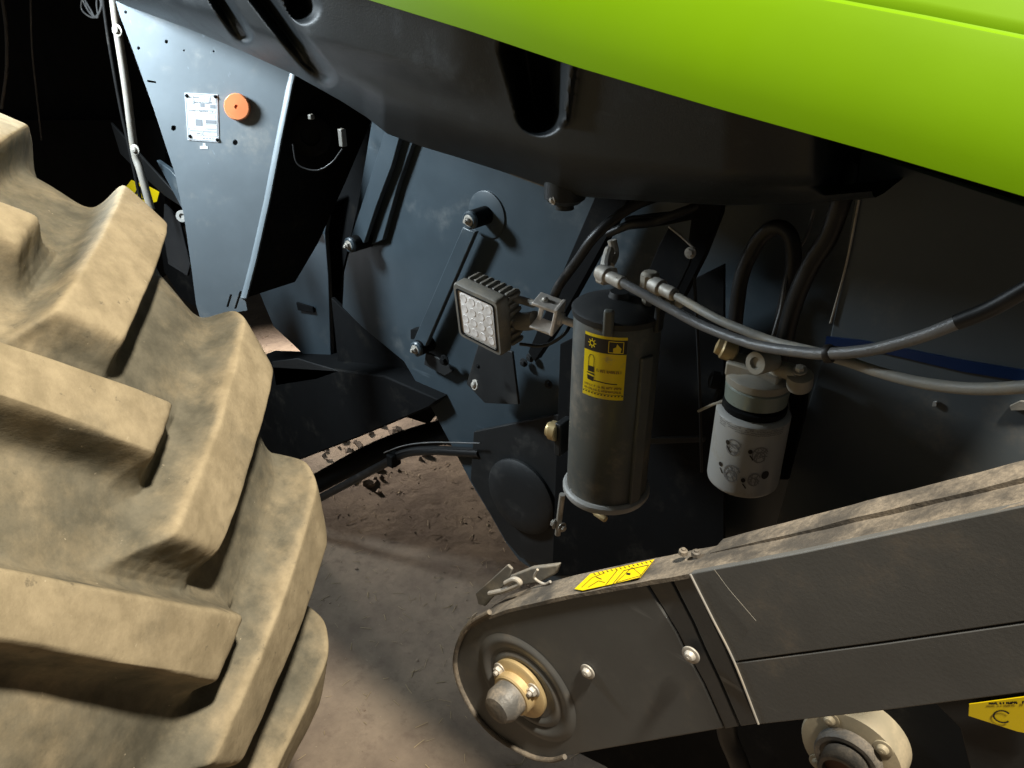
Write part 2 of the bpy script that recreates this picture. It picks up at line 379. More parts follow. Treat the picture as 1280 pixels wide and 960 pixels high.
# --- wheel with tyre and single lugs
WR = .784; WW = .34; LUGH = .060; WC = V((-1.379, -.085, WR * .99)); WYAW, WCAM = .476, -.30     # a steered wheel, turned in
WAX = V((-math.sin(WYAW) * math.cos(WCAM), math.cos(WYAW) * math.cos(WCAM), math.sin(WCAM)))
WEX = V((math.cos(WYAW), math.sin(WYAW), 0)); WEZ = WEX.cross(WAX)
wheel = bpy.data.objects.new('wheel', None); COL.objects.link(wheel); attach(wheel, root); wheel.matrix_basis = Matrix.Identity(4)
NL = 17; PL = 2 * math.pi / NL; TH0 = .317
def build_tyre():
    # grid lines follow the run of the lugs so their edges stay clean
    hw0 = .0594
    rel = [-.085, -.068, -.054, -.043, -.035, -.028, -.022, -.017, -.0125, -.009, -.006, -.0035, -.0015, 0., .0015, .004, .008, .014, .022, .032, .044]
    c = []
    for e, sg in ((-hw0, 1), (hw0, -1)):
        c += [e + sg * q for q in rel]
    allc = sorted({round(((q + o * PL / 2) % PL), 4) for q in c for o in (0, 1)})
    keep = [allc[0]]
    for q in allc[1:]:
        if q - keep[-1] > .0011: keep.append(q)
    dense = []
    for q, q2 in zip(keep, keep[1:] + [keep[0] + PL]):
        k_ = max(1, math.ceil((q2 - q) / .0052)); dense += [q + (q2 - q) * t / k_ for t in range(k_)]
    keep = dense
    psi = np.array([TH0 + k * PL + q for k in range(NL) for q in keep])
    sl = [-.410, -.404, -.398, -.393]
    q = -.388
    while q < .3885:
        a = abs(q); sl.append(q)
        q += .0028 if a > .32 or a < .075 else .0068
    sl += [.393, .398, .404, .410]
    S = np.array(sl); n, m = len(psi), len(S)
    run = lambda x: .838 * x + .22 * x * np.abs(x)
    sa = np.sqrt(S * S + .012 ** 2) - .012
    TH = psi[:, None] + run(sa)[None, :]
    SS = np.broadcast_to(S[None, :], TH.shape).copy()
    a = np.abs(SS)
    carc = WR - LUGH - .010 * (a / WW) ** 2 - np.where(a > .24, .034 * ((a - .24) / .10) ** 2, 0) - np.where(a > .337, .30 * (np.maximum(a - .337, 0) / .073) ** 1.7, 0)
    top = WR - .008 * (a / WW) ** 2 - np.where(a > .29, .03 * ((np.maximum(a, .29) - .29) / .05) ** 1.6, 0)
    # slow wobble so edges and tops are hand-worn, not ruled
    N1 = np.empty(TH.shape); N2 = np.empty(TH.shape)
    for i in range(n):
        for k in range(m):
            x, y, z = math.cos(TH[i, k]), math.sin(TH[i, k]), S[k]
            N1[i, k] = noise.noise(V((x * 9, y * 9, z * 14)))
            N2[i, k] = noise.fractal(V((x * 26, y * 26, z * 36)), 1., 2., 3)
    D = np.full(TH.shape, -1.); ID = np.full(TH.shape, -1, int)
    for side in (1, -1):
        sp_ = SS * side
        ph = TH - run(sp_) - TH0 - (0 if side > 0 else PL / 2)
        k = np.round(ph / PL); dv = ph - k * PL
        slope = .838 + .44 * np.abs(sp_)
        cs = np.cos(np.arctan(slope * WR))
        v = dv * WR * cs + .0020 * N1 + .0005 * N2
        qn = np.clip(sp_ / .3, 0, 1)
        hw = hw0 * WR * .816 * (1 - (.0 if side > 0 else .30) * qn)
        d1 = hw - np.abs(v)
        e1 = (sp_ + .0065 + .85 * v) / 1.31 + .0007 * N2
        e2 = .340 - sp_ + .002 * N2
        def smin(p, q_, kk): h = np.clip(.5 + .5 * (q_ - p) / kk, 0, 1); return q_ * (1 - h) + p * h - kk * h * (1 - h)
        d = smin(smin(d1, e1 * .92, .006), e2 * .8, .012)
        ID = np.where((d > D) & (d > -.0155), ((k.astype(int) % NL) + (0 if side > 0 else NL)), ID)
        d = np.where(d < 0, d * (1 + .7 * np.clip(-v / .03, 0, 1) * np.clip(e1 / .035, 0, 1) * np.clip((.33 - sp_) / .03, 0, 1)), d)
        D = np.maximum(D, d)
    f = np.interp(D, [-.060, -.048, -.038, -.030, -.023, -.0165, -.011, -.006, -.003, -.0012, .0005, .0025, .006], [0, .010, .035, .08, .16, .32, .56, .83, .945, .975, .99, .997, 1.])
    rad = carc + np.maximum(top - carc, .0) * f + .0012 * N1 * f + .0006 * N2
    X = WEX; Z = WEZ; A = WAX
    TW = TH - .026 * np.interp(TH - TH0, [-3.2, -1.6, 0, 1.6, 4.7, 7.2], [0, -1.6, 0, 1.6, 0, 0])
    P = np.stack([WC[q_] + rad * np.cos(TW) * X[q_] + rad * np.sin(TW) * Z[q_] + SS * A[q_] for q_ in range(3)], -1)
    du = np.roll(P, -1, 0) - np.roll(P, 1, 0)
    dv_ = np.empty_like(P); dv_[:, 1:-1] = P[:, 2:] - P[:, :-2]; dv_[:, 0] = P[:, 1] - P[:, 0]; dv_[:, -1] = P[:, -1] - P[:, -2]
    NR = np.cross(du, dv_); NR /= np.linalg.norm(NR, axis=-1, keepdims=True) + 1e-12
    out = np.stack([np.cos(TH) * X[q_] + np.sin(TH) * Z[q_] for q_ in range(3)], -1)
    if (NR * out).sum(-1).mean() < 0: NR = -NR; flip = True
    else: flip = False
    idx = np.arange(n * m).reshape(n, m); nx = np.roll(idx, -1, 0)
    quads = np.stack([idx[:, :-1], idx[:, 1:], nx[:, 1:], nx[:, :-1]], -1).reshape(-1, 4)
    if not flip: quads = quads[:, ::-1]
    fid = ID[:, :-1].reshape(-1)
    WEARV = np.interp(f, [.45, .82, .985], [.12, .35, 1]).reshape(-1)
    P = P.reshape(-1, 3); NR = NR.reshape(-1, 3)
    def emit(name, sel, m_, parent):
        qd = quads[sel]; u, inv = np.unique(qd, return_inverse=True)
        me = bpy.data.meshes.new(name); me.from_pydata(P[u].tolist(), [], inv.reshape(-1, 4).tolist()); me.update()
        for p in me.polygons: p.use_smooth = True
        me.normals_split_custom_set_from_vertices(NR[u].tolist())
        me.attributes.new('tread_wear', 'FLOAT', 'POINT').data.foreach_set('value', WEARV[u].astype(np.float32))
        me.materials.append(M[m_]); o = bpy.data.objects.new(name, me); COL.objects.link(o); attach(o, parent); return o
    t = emit('tyre', fid < 0, 'groove', wheel)
    for k in range(2 * NL): emit('tread_lug', fid == k, 'tread', t)
    return t
tyre = build_tyre()
bm = B()
lathe(bm, WC - WAX * .25, WAX, [(.40, 0), (.425, .01), (.425, .03), (.38, .05), (.38, .45), (.425, .47), (.425, .49), (.40, .50)], 64, caps=False)
lathe(bm, WC + WAX * .02, WAX, [(.385, 0), (.385, .02)], 64)
obj('rim', bm, 'green', wheel)
bm = B()
for sg in (-1, 1): lathe(bm, WC, WAX * sg, [(.41, .26), (.44, .32), (.46, .38), (.48, .405)], 72, caps=False)
obj('sidewall', bm, 'groove', wheel)

# --- lime green side panel
def lerp_chain(ch, x):
    for (x0, y0), (x1, y1) in zip(ch, ch[1:]):
        if x <= x1: return y0 + (y1 - y0) * (x - x0) / (x1 - x0)
    (x0, y0), (x1, y1) = ch[-2:]; return y0 + (y1 - y0) * (x - x0) / (x1 - x0)
HEM = [(-900, -300), (0, -112), (300, -42), (460, 0), (590, 40), (720, 84), (900, 137), (1100, 193), (1280, 246), (1600, 338)]
HY = .62
bm = B(); prof = [(-.004, .020), (-.0005, .004), (0, 0), (.0006, -.001), (.015, .0006), (.03, .0038), (.045, .0085), (.06, .0145), (.075, .0215), (.088, .0285), (.0895, .0295), (.0905, .034), (.0915, .0352), (.097, .0362), (.10, .038), (.12, .051), (.15, .074), (.20, .12), (.26, .20), (.29, .32), (.30, .6), (.30, 1.2)]
cols = []
xs = [-330 + 1930 * i / 120 for i in range(121)]
for x in xs:
    p = at(x, lerp_chain(HEM, x), HY)
    cols.append([bm.verts.new(p + V((0, dy, dz))) for dz, dy in prof])
for a, c in zip(cols, cols[1:]):
    for j in range(len(a) - 1): bm.faces.new((a[j], a[j + 1], c[j + 1], c[j]))
obj('side_panel', bm, 'green', root, angle=40)['label'] = 'glossy lime green side panel with a raised crease'

# --- black plastic moulding
LOW = [(-300, -160), (60, -40), (155, 4), (230, 31), (300, 60), (365, 90), (422, 122), (455, 143), (480, 163), (520, 178), (570, 193), (630, 212), (668, 226), (700, 238), (760, 243), (900, 250), (1000, 247), (1080, 240), (1120, 236), (1200, 232)]
def seg_d(p, a, b):
    ax, ay = a; bx, by = b; dx, dy = bx - ax, by - ay
    t = max(0, min(1, ((p[0] - ax) * dx + (p[1] - ay) * dy) / (dx * dx + dy * dy)))
    return math.hypot(p[0] - ax - t * dx, p[1] - ay - t * dy), t
def sm(a, b, x):
    t = max(0, min(1, (x - a) / (b - a))); return t * t * (3 - 2 * t)
def mould_depth(x, y):
    d = 0
    for a, b, r, dep in (((250, -40), (304, 45), 9, .022), ((300, -40), (404, 96), 11, .026), ((370, -30), (378, 8), 15, .05)):
        q, t = seg_d((x, y), a, b); d = max(d, dep * (1 - sm(r * .25, r * 1.6, q)))
    q, t = seg_d((x, y), (668, 60), (676, 138)); r = 30 - 9 * t
    d = max(d, .075 * (1 - sm(r * .3, r * 1.6, q)))
    q, t = seg_d((x, y), (716, 60), (704, 150)); d -= .010 * (1 - sm(2, 11, q))
    d -= .012 * sm(330, 420, x) * (1 - sm(60, 100, y - (x - 460) * .27)) * (1 - sm(560, 640, x))
    d += .03 * sm(900, 1010, x) + .30 * sm(1005, 1090, x) ** 1.5
    return d
bm = B(); cols = []
for i in range(521):
    x = -300 + 1390 * i / 520
    yb = lerp_chain(LOW, x); yt = lerp_chain(HEM, x) - 30
    c = []
    for j in range(101):
        v = j / 100; y = yt + (yb - yt) * v
        dep = .675 + .035 * v + .05 * max(0, (v - .72) / .28) ** 2.2
        dep += mould_depth(x, y) * min(1, (1 - v) * 8)
        c.append(bm.verts.new(at(x, y, dep)))
    base = at(x, yb, .76)
    for dy, dz in ((.006, -.0055), (.016, -.009), (.04, -.010), (.10, -.006), (.30, .02)):
        c.append(bm.verts.new(base + V((0, dy, dz))))
    cols.append(c)
for a, c in zip(cols, cols[1:]):
    for j in range(len(a) - 1): bm.faces.new((a[j], a[j + 1], c[j + 1], c[j]))
mould = obj('plastic_moulding', bm, 'plastic', root, angle=70)
bm = B(); c0 = at(706, 243, .775)
lathe(bm, c0, V((0, 0, -1)), [(.026, -.02), (.026, .004), (.019, .010), (.012, .012), (.012, .018)], 20)
obj('drain_boss', bm, 'plastic', mould)
bolt(mould, at(691, 250, .752), V((-.4, -1, -.2)), .008, 'dome')

bm = B(); tube(bm, [at(x, lerp_chain(LOW, x) - 1.5, .768) for x in range(640, 1010, 20)], .005, 8, 3); obj('bottom_seam', bm, 'mudlip', mould)
# --- steel end panel on the left with plate, reflector, slots and flange
SP0 = V((-1.495, .83, 1.347)); SN = V((.63, -.745, .20)).normalized()
def sp(x, y, h=0.): return on(x, y, SP0, SN) + SN * h
holes = [circle_px(c, r, 10, 1.15) for c, r in (((157, 15), 1.8), ((173, 60), 2), ((217, 160), 3.2), ((294, 178), 3.2), ((208, 52), 2.2), ((230, 63), 1.2), ((267, 64), 1.2))]
def slot(a, b, wd):
    d = V((b[0] - a[0], b[1] - a[1])).normalized(); q = V((-d.y, d.x)) * wd
    return [(a[0] + q.x, a[1] + q.y), (b[0] + q.x, b[1] + q.y), (b[0] - q.x, b[1] - q.y), (a[0] - q.x, a[1] - q.y)]
holes += [slot((289, 368), (284, 384), 1.4), slot((301, 364), (294, 386), 1.4), slot((184, 101), (195, 103), 1.2)]
outl = [(140, -14), (260, 20), (368, 88), (362, 105), (350, 170), (335, 250), (318, 325), (306, 372), (309, 388), (284, 392), (284, 401), (252, 404), (245, 380), (240, 340), (230, 270), (218, 215), (190, 130), (165, 60), (150, 20)]
bm = B(); prism(bm, [sp(*p) for p in outl], -SN * .004, [[sp(*p) for p in h] for h in holes])
panel = obj('end_panel', bm, 'steel', root, angle=30)
panel['label'] = 'pale slate steel end panel carrying the white rating plate'
# bent flange on its right edge
bm = B(); e = [(372, 84), (366, 108), (353, 172), (338, 250), (321, 326), (309, 372)]
fl = [(360, 100), (350, 150), (338, 215), (322, 290), (308, 352), (302, 372)]
for (a, b) in zip(e, e[1:]): pass
lip = [sp(*p) for p in e]; inn = [sp(p[0] - 8, p[1]) for p in e]
for h0 in (0,):
    rows_ = [[bm.verts.new(q + SN * h) for q in L_] for L_, h in ((inn, .0006), ([i.lerp(l, .45) for i, l in zip(inn, lip)], .006), (lip, .007), ([l - SN * .03 for l in lip], .0))]
    for a, c in zip(rows_, rows_[1:]):
        for j in range(len(a) - 1): bm.faces.new((a[j], a[j + 1], c[j + 1], c[j]))
obj('folded_edge', bm, 'steel', panel, angle=60)
bm = B(); rows_ = [[bm.verts.new(q - SN * .004 + V((0, dy * (.30 - .18 * k_ / 5), 0))) for k_, q in enumerate(lip)] for dy in (.0, .5, 1.)]
for a, c in zip(rows_, rows_[1:]):
    for j in range(len(a) - 1): bm.faces.new((a[j], a[j + 1], c[j + 1], c[j]))
obj('shade_return', bm, 'dark', panel)  # plate added to block the cool lamp and keep the gap black
# rating plate
q = [sp(231, 116, .0012), sp(272, 118, .0012), sp(274, 178, .0012), sp(235, 175, .0012)]
def quad_map(q, n):
    return lambda u, v, h: (q[3].lerp(q[2], u)).lerp(q[0].lerp(q[1], u), v) + n * h
f = quad_map(q, SN)
bm = B(); prism(bm, [f(0, 0, 0), f(1, 0, 0), f(1, 1, 0), f(0, 1, 0)], -SN * .0015)
rp = obj('rating_plate', bm, 'plate', panel); rp['label'] = 'white rating plate with grey printed boxes'
bm = B(); A = 1.45; h = .0003
def rect(u0, v0, u1, v1, wd=.012): decal_line(bm, f, [(u0, v0), (u1, v0), (u1, v1), (u0, v1), (u0, v0)], wd, h, A)
rect(.03, .02, .97, .98, .02)
for r_ in ((.08, .87, .26, .95), (.08, .78, .26, .84), (.60, .80, .74, .95), (.78, .83, .94, .95), (.28, .74, .42, .86), (.28, .60, .92, .66), (.28, .50, .92, .56), (.60, .28, .95, .36), (.08, .12, .46, .20), (.50, .12, .95, .20), (.08, .22, .95, .26)): rect(*r_)
for r_ in ((.28, .32, .50, .46), (.60, .38, .94, .46), (.46, .72, .60, .80), (.76, .70, .94, .78)): decal_poly(bm, f, [(r_[0], r_[1]), (r_[2], r_[1]), (r_[2], r_[3]), (r_[0], r_[3])], h)
for i, v in enumerate((.90, .80, .52, .62, .14, .05)): scribble(bm, f, .10 + .2 * (i % 3), .45 + .4 * (i % 2), v, .03, .010, h, A, 40 + i)
obj('print', bm, 'plateink', rp)
for u, v in ((.06, .94), (.94, .95), (.95, .05), (.08, .08)): bolt(rp, f(u, v, .0002), SN, .0045, 'dome', 'dark', 'rivet')
bm = B(); f2 = quad_map([sp(250, 179, .0006), sp(259, 179, .0006), sp(260, 186, .0006), sp(250, 186, .0006)], SN)
decal_poly(bm, f2, [(0, 0), (1, 0), (1, .5), (.75, .5), (.75, 1), (.4, 1), (.4, .55), (0, .5)], 0)
obj('inspection_mark', bm, 'plate', panel)
# orange reflector
bm = B(); rc = sp(298, 134, .001); lathe(bm, rc, SN, [(.0245, 0), (.0255, .002), (.0255, .008), (.0235, .0105), (.004, .0115), (.0038, .0095), (.0005, .0095)], 36)
obj('reflector', bm, 'orange', panel)['label'] = 'round orange reflector'
# --- polished rod, cables and brackets in the dark at far left
pipe('grab_rod', [(140, -20, .80), (147, 37, .80), (158, 110, .80), (168, 187, .80), (176, 215, .80), (189, 262, .80)], .0085, 'zinc', root, 14)
pipe('cable', [(128, -10, .82), (136, 50, .82), (150, 130, .82), (163, 190, .82), (178, 262, .82)], .004, 'rubber', root)
for x, y in ((147, 38), (169, 187)): bolt(root, at(x, y, .79), V((.5, -1, .1)), .015, 'dome', 'zinc')
pipe('cable', [(2, -10, .95), (8, 40, .95), (8, 90, .95), (2, 135, .95)], .005, 'hose', root)
pipe('cable', [(38, -10, .95), (40, 60, .95), (46, 120, .95), (52, 175, .95)], .0025, 'hose', root)
rr = random.Random(5)
for k in range(4):
    pipe('wire_loop', [(100 + 2 * k, -8, .9), (108 + rr.uniform(-6, 6), 12, .9), (118 + rr.uniform(-5, 5), 22, .9), (124 + rr.uniform(-4, 4), 6, .9), (122, -10, .9)], .0022, 'hose', root)
plate('bracket', [(138, 153), (150, 166), (186, 206), (228, 252), (226, 258), (206, 245), (172, 214), (150, 192), (146, 174), (160, 200), (150, 172)][:8], .95, .006, 'drab', root)
plate('bracket', [(195, 200), (212, 212), (226, 228), (232, 268), (226, 258), (212, 232)], .835, .01, 'slate', root)
plate('bracket', [(205, 255), (224, 275), (238, 330), (234, 345), (210, 330), (204, 290)], .85, .006, 'dark', root)
plate('guard_plate', [(200, 300), (246, 345), (248, 352), (246, 385), (226, 372), (205, 340)], .97, .006, 'dark', root)
bm = B(); lathe(bm, at(228, 270, .825), SN, [(.013, 0), (.013, .004), (.006, .004), (.006, .001)], 24); obj('washer', bm, 'white', root)
st = plate('warning_sticker', [(152, 240), (164, 225), (186, 233), (199, 240), (196, 252), (180, 258), (154, 250)], .93, .001, 'yellow', root)
bm = B(); fs = quad_map([at(152, 226, .9285), at(198, 232, .9285), at(196, 256, .9285), at(154, 252, .9285)], -IN)
decal_line(bm, fs, [(.3, .2), (.5, .85), (.62, .25), (.3, .2)], .05, 0); decal_line(bm, fs, [(.72, .15), (.74, .8)], .05, 0)
obj('print', bm, 'ink', st)

# --- body wall behind everything, dark
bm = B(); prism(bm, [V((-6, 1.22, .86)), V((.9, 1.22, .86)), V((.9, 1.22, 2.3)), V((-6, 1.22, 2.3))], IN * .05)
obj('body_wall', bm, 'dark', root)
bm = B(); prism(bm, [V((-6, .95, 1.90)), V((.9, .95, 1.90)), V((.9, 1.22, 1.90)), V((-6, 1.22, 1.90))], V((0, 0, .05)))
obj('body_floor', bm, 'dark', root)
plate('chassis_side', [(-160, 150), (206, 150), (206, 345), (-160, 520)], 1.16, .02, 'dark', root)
# --- column plate, tip plate, gap fittings
plate('column_plate', [(352, 262), (414, 236), (406, 292), (410, 345), (414, 466), (392, 455), (342, 408), (330, 380), (318, 350)], 1.12, .012, 'slate', root)
plate('column_web', [(414, 150), (470, 160), (440, 290), (428, 340), (420, 470), (412, 466), (408, 300)], 1.16, .012, 'dark', root)
bm = B(); box(bm, at(394, 290, 1.11), .03, .03, .012); obj('clip', bm, 'zinc', root, bevel=.002)
plate('clip', [(370, 378), (390, 384), (392, 391), (372, 388)], 1.11, .006, 'dark', root)
plate('tip_plate', [(340, 452), (372, 448), (384, 452), (424, 464), (396, 474), (345, 482)], 1.02, .004, 'drab', root)
pipe('cable', [(366, 180, .93), (372, 205, .93), (395, 213, .95), (415, 203, .97), (428, 186, .98)], .0018, 'rubber', root)
bm = B(); box(bm, at(428, 172, .985), .012, .012, .034); obj('plug', bm, 'casting', root, bevel=.002)
bm = B(); box(bm, at(389, 146, .95), .010, .010, .010); obj('plug', bm, 'casting', root, bevel=.002)
bm = B(); lathe(bm, at(388, 168, .985), V((.8, -.6, 0)), [(.042, 0), (.042, .012), (.036, .016), (.02, .016), (.018, .010)], 32); obj('vent_cap', bm, 'dark', root)

# --- large slate side plate with pivots and link arms
BP = 1.05
side = plate('side_plate', [(470, 120), (800, 160), (1110, 180), (1110, 470), (950, 760), (700, 760), (665, 712), (648, 700), (632, 678), (612, 642), (590, 606), (566, 560), (542, 515), (505, 452), (452, 408), (428, 384), (430, 340), (440, 300)], BP, .012, 'slate', root)
side['label'] = 'large dark slate side plate with pivots'
plate('edge_rail', [(481, 164), (500, 168), (489, 208), (470, 258), (455, 304), (438, 298), (450, 262)], 1.02, .012, 'slate', side)
plate('edge_rail', [(505, 170), (517, 174), (497, 232), (478, 300), (464, 306), (476, 262), (492, 210)], 1.036, .012, 'slate', side)
def arm(a, b, wd, dep):
    d = V((b[0] - a[0], b[1] - a[1])).normalized(); q = V((-d.y, d.x)) * wd
    o = plate('link_arm', [(a[0] + q.x, a[1] + q.y), (b[0] + q.x, b[1] + q.y), (b[0] - q.x, b[1] - q.y), (a[0] - q.x, a[1] - q.y)], dep, .012, 'slate', side, bevel=.002)
    return o
arm((586, 287), (524, 430), 8.5, 1.018)
def pivot(px, r, dep, base_dep, flange=0):
    bm = B(); c = at(px[0], px[1], dep)
    if flange:
        fb = B(); lathe(fb, V((c.x, base_dep - .002, c.z)), -IN, [(flange, -.002), (flange, .001), (flange - .001, .0015)], 48); obj('pivot_disc', fb, 'slate', side)
    lathe(bm, V((c.x, base_dep, c.z)), -IN, [(r, 0), (r, base_dep - dep - .004), (r - .003, base_dep - dep)], 36)
    o = obj('pivot_boss', bm, 'dark', side)
    bm = B(); lathe(bm, c, -IN, [(r * .98, -.002), (r * .98, .003), (r * .8, .006), (r * .62, .006), (r * .6, .003)], 32); obj('pivot_cap', bm, 'slate', o)
    bolt(o, c + V((0, -.004, 0)), -IN, r * .85, 'nut'); return o
pivot((588, 275), .017, 1.004, BP, .044); pivot((438, 306), .017, 1.0, BP); pivot((521, 436), .017, 1.01, BP)
plate('arm_stop', [(513, 412), (525, 411), (521, 425), (513, 424)], 1.03, .02, 'dark', side)
plate('pad_bracket', [(532, 440), (556, 452), (566, 464), (556, 470), (530, 456)], 1.03, .006, 'drab', side)
bolt(side, at(556, 450, 1.02), -IN, .016, 'hex', 'dark')
# patch plate, drum cover and fittings low on the side plate
plate('lower_plate', [(592, 540), (760, 505), (760, 720), (690, 712), (650, 697), (632, 676), (612, 641), (588, 600)], 1.035, .012, 'drab', side)
bm = B(); lathe(bm, at(652, 620, 1.033), -IN, [(.088, 0), (.088, .006), (.080, .012), (.05, .016), (.02, .016)], 48); obj('drum_cover', bm, 'drab', side)
o = plate('lamp_bracket', [(598, 430), (640, 440), (648, 506), (606, 504), (583, 480)], .99, .006, 'drab', root)
bolt(o, at(594, 481, .955), V((-.3, -1, .3)), .014, 'dome', 'zinc'); bolt(o, at(598, 458, .957), -IN, .006, 'dome', 'dark')
for x, y in ((663, 447), (655, 453), (686, 480)): bolt(side, at(x, y, 1.04), -IN, .012, 'hex', 'drab')
# diagonal dark gusset with two bolts, axle beam and drawbar pipes under it
gus = plate('gusset', [(414, 372), (428, 386), (508, 455), (544, 518), (534, 530), (440, 500), (424, 470)], 1.075, .01, 'dark', root)
for x, y in ((481, 478), (506, 492)): bolt(gus, at(x, y, 1.072), -IN, .020, 'hex', 'drab')
bm = B(); prism(bm, [at(x, y, 1.02) for x, y in ((300, 455), (420, 462), (480, 470), (548, 500), (536, 510), (450, 546), (362, 580), (300, 606))], IN * .12)
obj('axle_beam', bm, 'dark', root, bevel=.004)
pipe('steering_tube', [(330, 640, 1.1), (400, 602, 1.1), (470, 566, 1.1), (540, 543, 1.1), (620, 530, 1.1)], .030, 'dark', root, 20)
pipe('pressure_line_and_glint', [(365, 642, 1.04), (420, 612, 1.04), (480, 580, 1.04), (505, 567, 1.04), (540, 563, 1.04), (600, 566, 1.04)], .011, 'rubber', root)
pipe('pressure_line_and_glint', [(480, 566, 1.02), (505, 557, 1.02), (540, 553, 1.02), (600, 554, 1.02)], .0014, 'hose', root)  # thin pale pipe modelled as the highlight along the black line
bm = B(); box(bm, at(492, 574, 1.03), .022, .03, .034); obj('hose_clamp', bm, 'dark', root, bevel=.003)
pipe('cable', [(330, 575, .98), (345, 570, .98), (356, 574, .98), (350, 582, .98), (335, 583, .98)], .006, 'zinc', root)

# --- black cross braces behind the canister
plate('brace', [(748, 236), (790, 240), (690, 420), (668, 452), (660, 440)], .99, .02, 'dark', root)
plate('brace', [(868, 244), (902, 250), (900, 268), (880, 320), (850, 380), (832, 372), (858, 318)], .93, .014, 'dark', root)
plate('brace', [(780, 272), (850, 264), (896, 254), (898, 268), (830, 282), (782, 288)], .945, .012, 'dark', root)
vb = plate('valve_bracket', [(836, 284), (868, 312), (862, 330), (842, 372), (806, 350), (822, 310)], .885, .004, 'dark', root)
pipe('bracket_edge', [(836, 283, .884), (852, 296, .884), (868, 311, .884)], .0016, 'zinc', vb)
bolt(vb, at(863, 316, .88), V((.2, -1, .2)), .010, 'hex', 'zinc')
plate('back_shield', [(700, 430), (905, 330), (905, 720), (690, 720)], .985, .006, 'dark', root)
pipe('dip_rod', [(868, 345, .9), (874, 470, .9), (877, 590, .9)], .0022, 'drab', root, 8)
plate('cross_strap', [(800, 548), (880, 546), (880, 553), (800, 556)], .95, .006, 'drab', root)

# --- work lamp
LC = V((-.741, .800, 1.132)); LX = V((.995, -.078, -.061)); LN = -V((.087, .985, .151)); LZ = V((.048, -.156, .987)); LS = .0985
lampo = bpy.data.objects.new('work_lamp', None); COL.objects.link(lampo); attach(lampo, root); lampo.matrix_basis = Matrix.Identity(4)
lampo['label'] = 'square dusty LED work lamp with cooling fins'
def lm(u, v, h): return LC + LX * (u * LS / 2) + LZ * (v * LS / 2) + LN * h
def rrect(k, c, h, n=5):
    out = []
    for sx, sy, a0 in ((1, 1, 0), (-1, 1, math.pi / 2), (-1, -1, math.pi), (1, -1, 1.5 * math.pi)):
        for i in range(n + 1):
            a = a0 + math.pi / 2 * i / n; out.append(lm(sx * (k - c) + c * math.cos(a), sy * (k - c) + c * math.sin(a), h))
    return out
def ringed(bm, loops, cap0=True, cap1=True):
    vs = [[bm.verts.new(p) for p in l] for l in loops]
    for a, c in zip(vs, vs[1:]):
        for i in range(len(a)): j = (i + 1) % len(a); bm.faces.new((a[i], a[j], c[j], c[i]))
    if cap0: bm.faces.new(vs[0][::-1])
    if cap1: bm.faces.new(vs[-1])
bm = B(); ringed(bm, [rrect(.80, .1, -.0035), rrect(.82, .1, .0), rrect(.96, .16, .0), rrect(1., .18, -.003), rrect(1., .18, -.020), rrect(.96, .18, -.024), rrect(.90, .18, -.026), rrect(.86, .18, -.050), rrect(.7, .2, -.054)])
obj('housing', bm, 'casting', lampo, angle=40)
bm = B()
for k in range(7):
    u = -.84 + 1.62 * k / 6
    for s, ax in ((1, 'v'), (1, 'u')):
        pa = [(.86, -.025), (.99, -.025), (.99, -.046), (.93, -.052), (.86, -.052)]
        if ax == 'v': P = [lm(u, q_, h_) for q_, h_ in pa]; ext = LX * .0058
        else: P = [lm(q_, u, h_) for q_, h_ in pa]; ext = LZ * .0058
        fb = B(); prism(fb, P, ext); obj('cooling_fin', fb, 'casting', lampo, bevel=.0014)
bm.free()
bm = B(); ringed(bm, [rrect(.78, .08, -.006), rrect(.79, .08, -.0015), rrect(.77, .08, -.0008)]); lens = obj('lens', bm, 'lens', lampo)
for i in range(4):
    for j in range(4):
        bm = B(); lathe(bm, lm(-.56 + .375 * i, -.56 + .375 * j, -.0009), LN, [(.0074, 0), (.0066, .0007), (.0034, .0003), (.0012, .0002)], 16); obj('led_cup', bm, 'lens', lens)
bm = B(); ringed(bm, [rrect(.845, .1, .0004), rrect(.845, .1, .0012), rrect(.80, .1, .0012), rrect(.80, .1, .0004)], False, False); obj('gasket', bm, 'dark', lampo)
# tilting bracket, clamp and stud
bm = B(); tube(bm, [at(640, 372, .83), at(654, 376, .84), at(668, 380, .84)], .006, 10); tube(bm, [at(640, 400, .84), at(655, 402, .84), at(670, 400, .84)], .014, 14); obj('swivel_arm', bm, 'casting', lampo)
ax3 = (V((.94, .28, -.2)).normalized(), V((-.28, .95, .1)).normalized(), V((.2, 0, .98)).normalized())
bm = B(); c0 = at(683, 392, .83)
box(bm, c0 + ax3[2] * .018, .040, .036, .005, ax3); box(bm, c0 - ax3[2] * .021, .034, .032, .004, ax3); box(bm, c0 + ax3[0] * .018, .006, .036, .044, ax3); box(bm, c0 - ax3[0] * .012 + ax3[1] * .012, .006, .010, .040, ax3)
clampo = obj('stainless_clamp', bm, 'clamp', lampo, bevel=.0015)
bm = B(); lathe(bm, c0 + ax3[0] * .018, ax3[0], [(.010, 0), (.010, .008), (.0058, .009), (.0058, .027), (.004, .0285)], 14); obj('stud', bm, 'clamp', clampo)
bolt(clampo, c0 + ax3[2] * .019 - ax3[0] * .006, ax3[2], .011, 'dome', 'zinc')
pipe('lamp_cable', [(650, 430, .86), (680, 432, .87), (705, 418, .88), (715, 400, .9)], .0028, 'rubber', lampo)

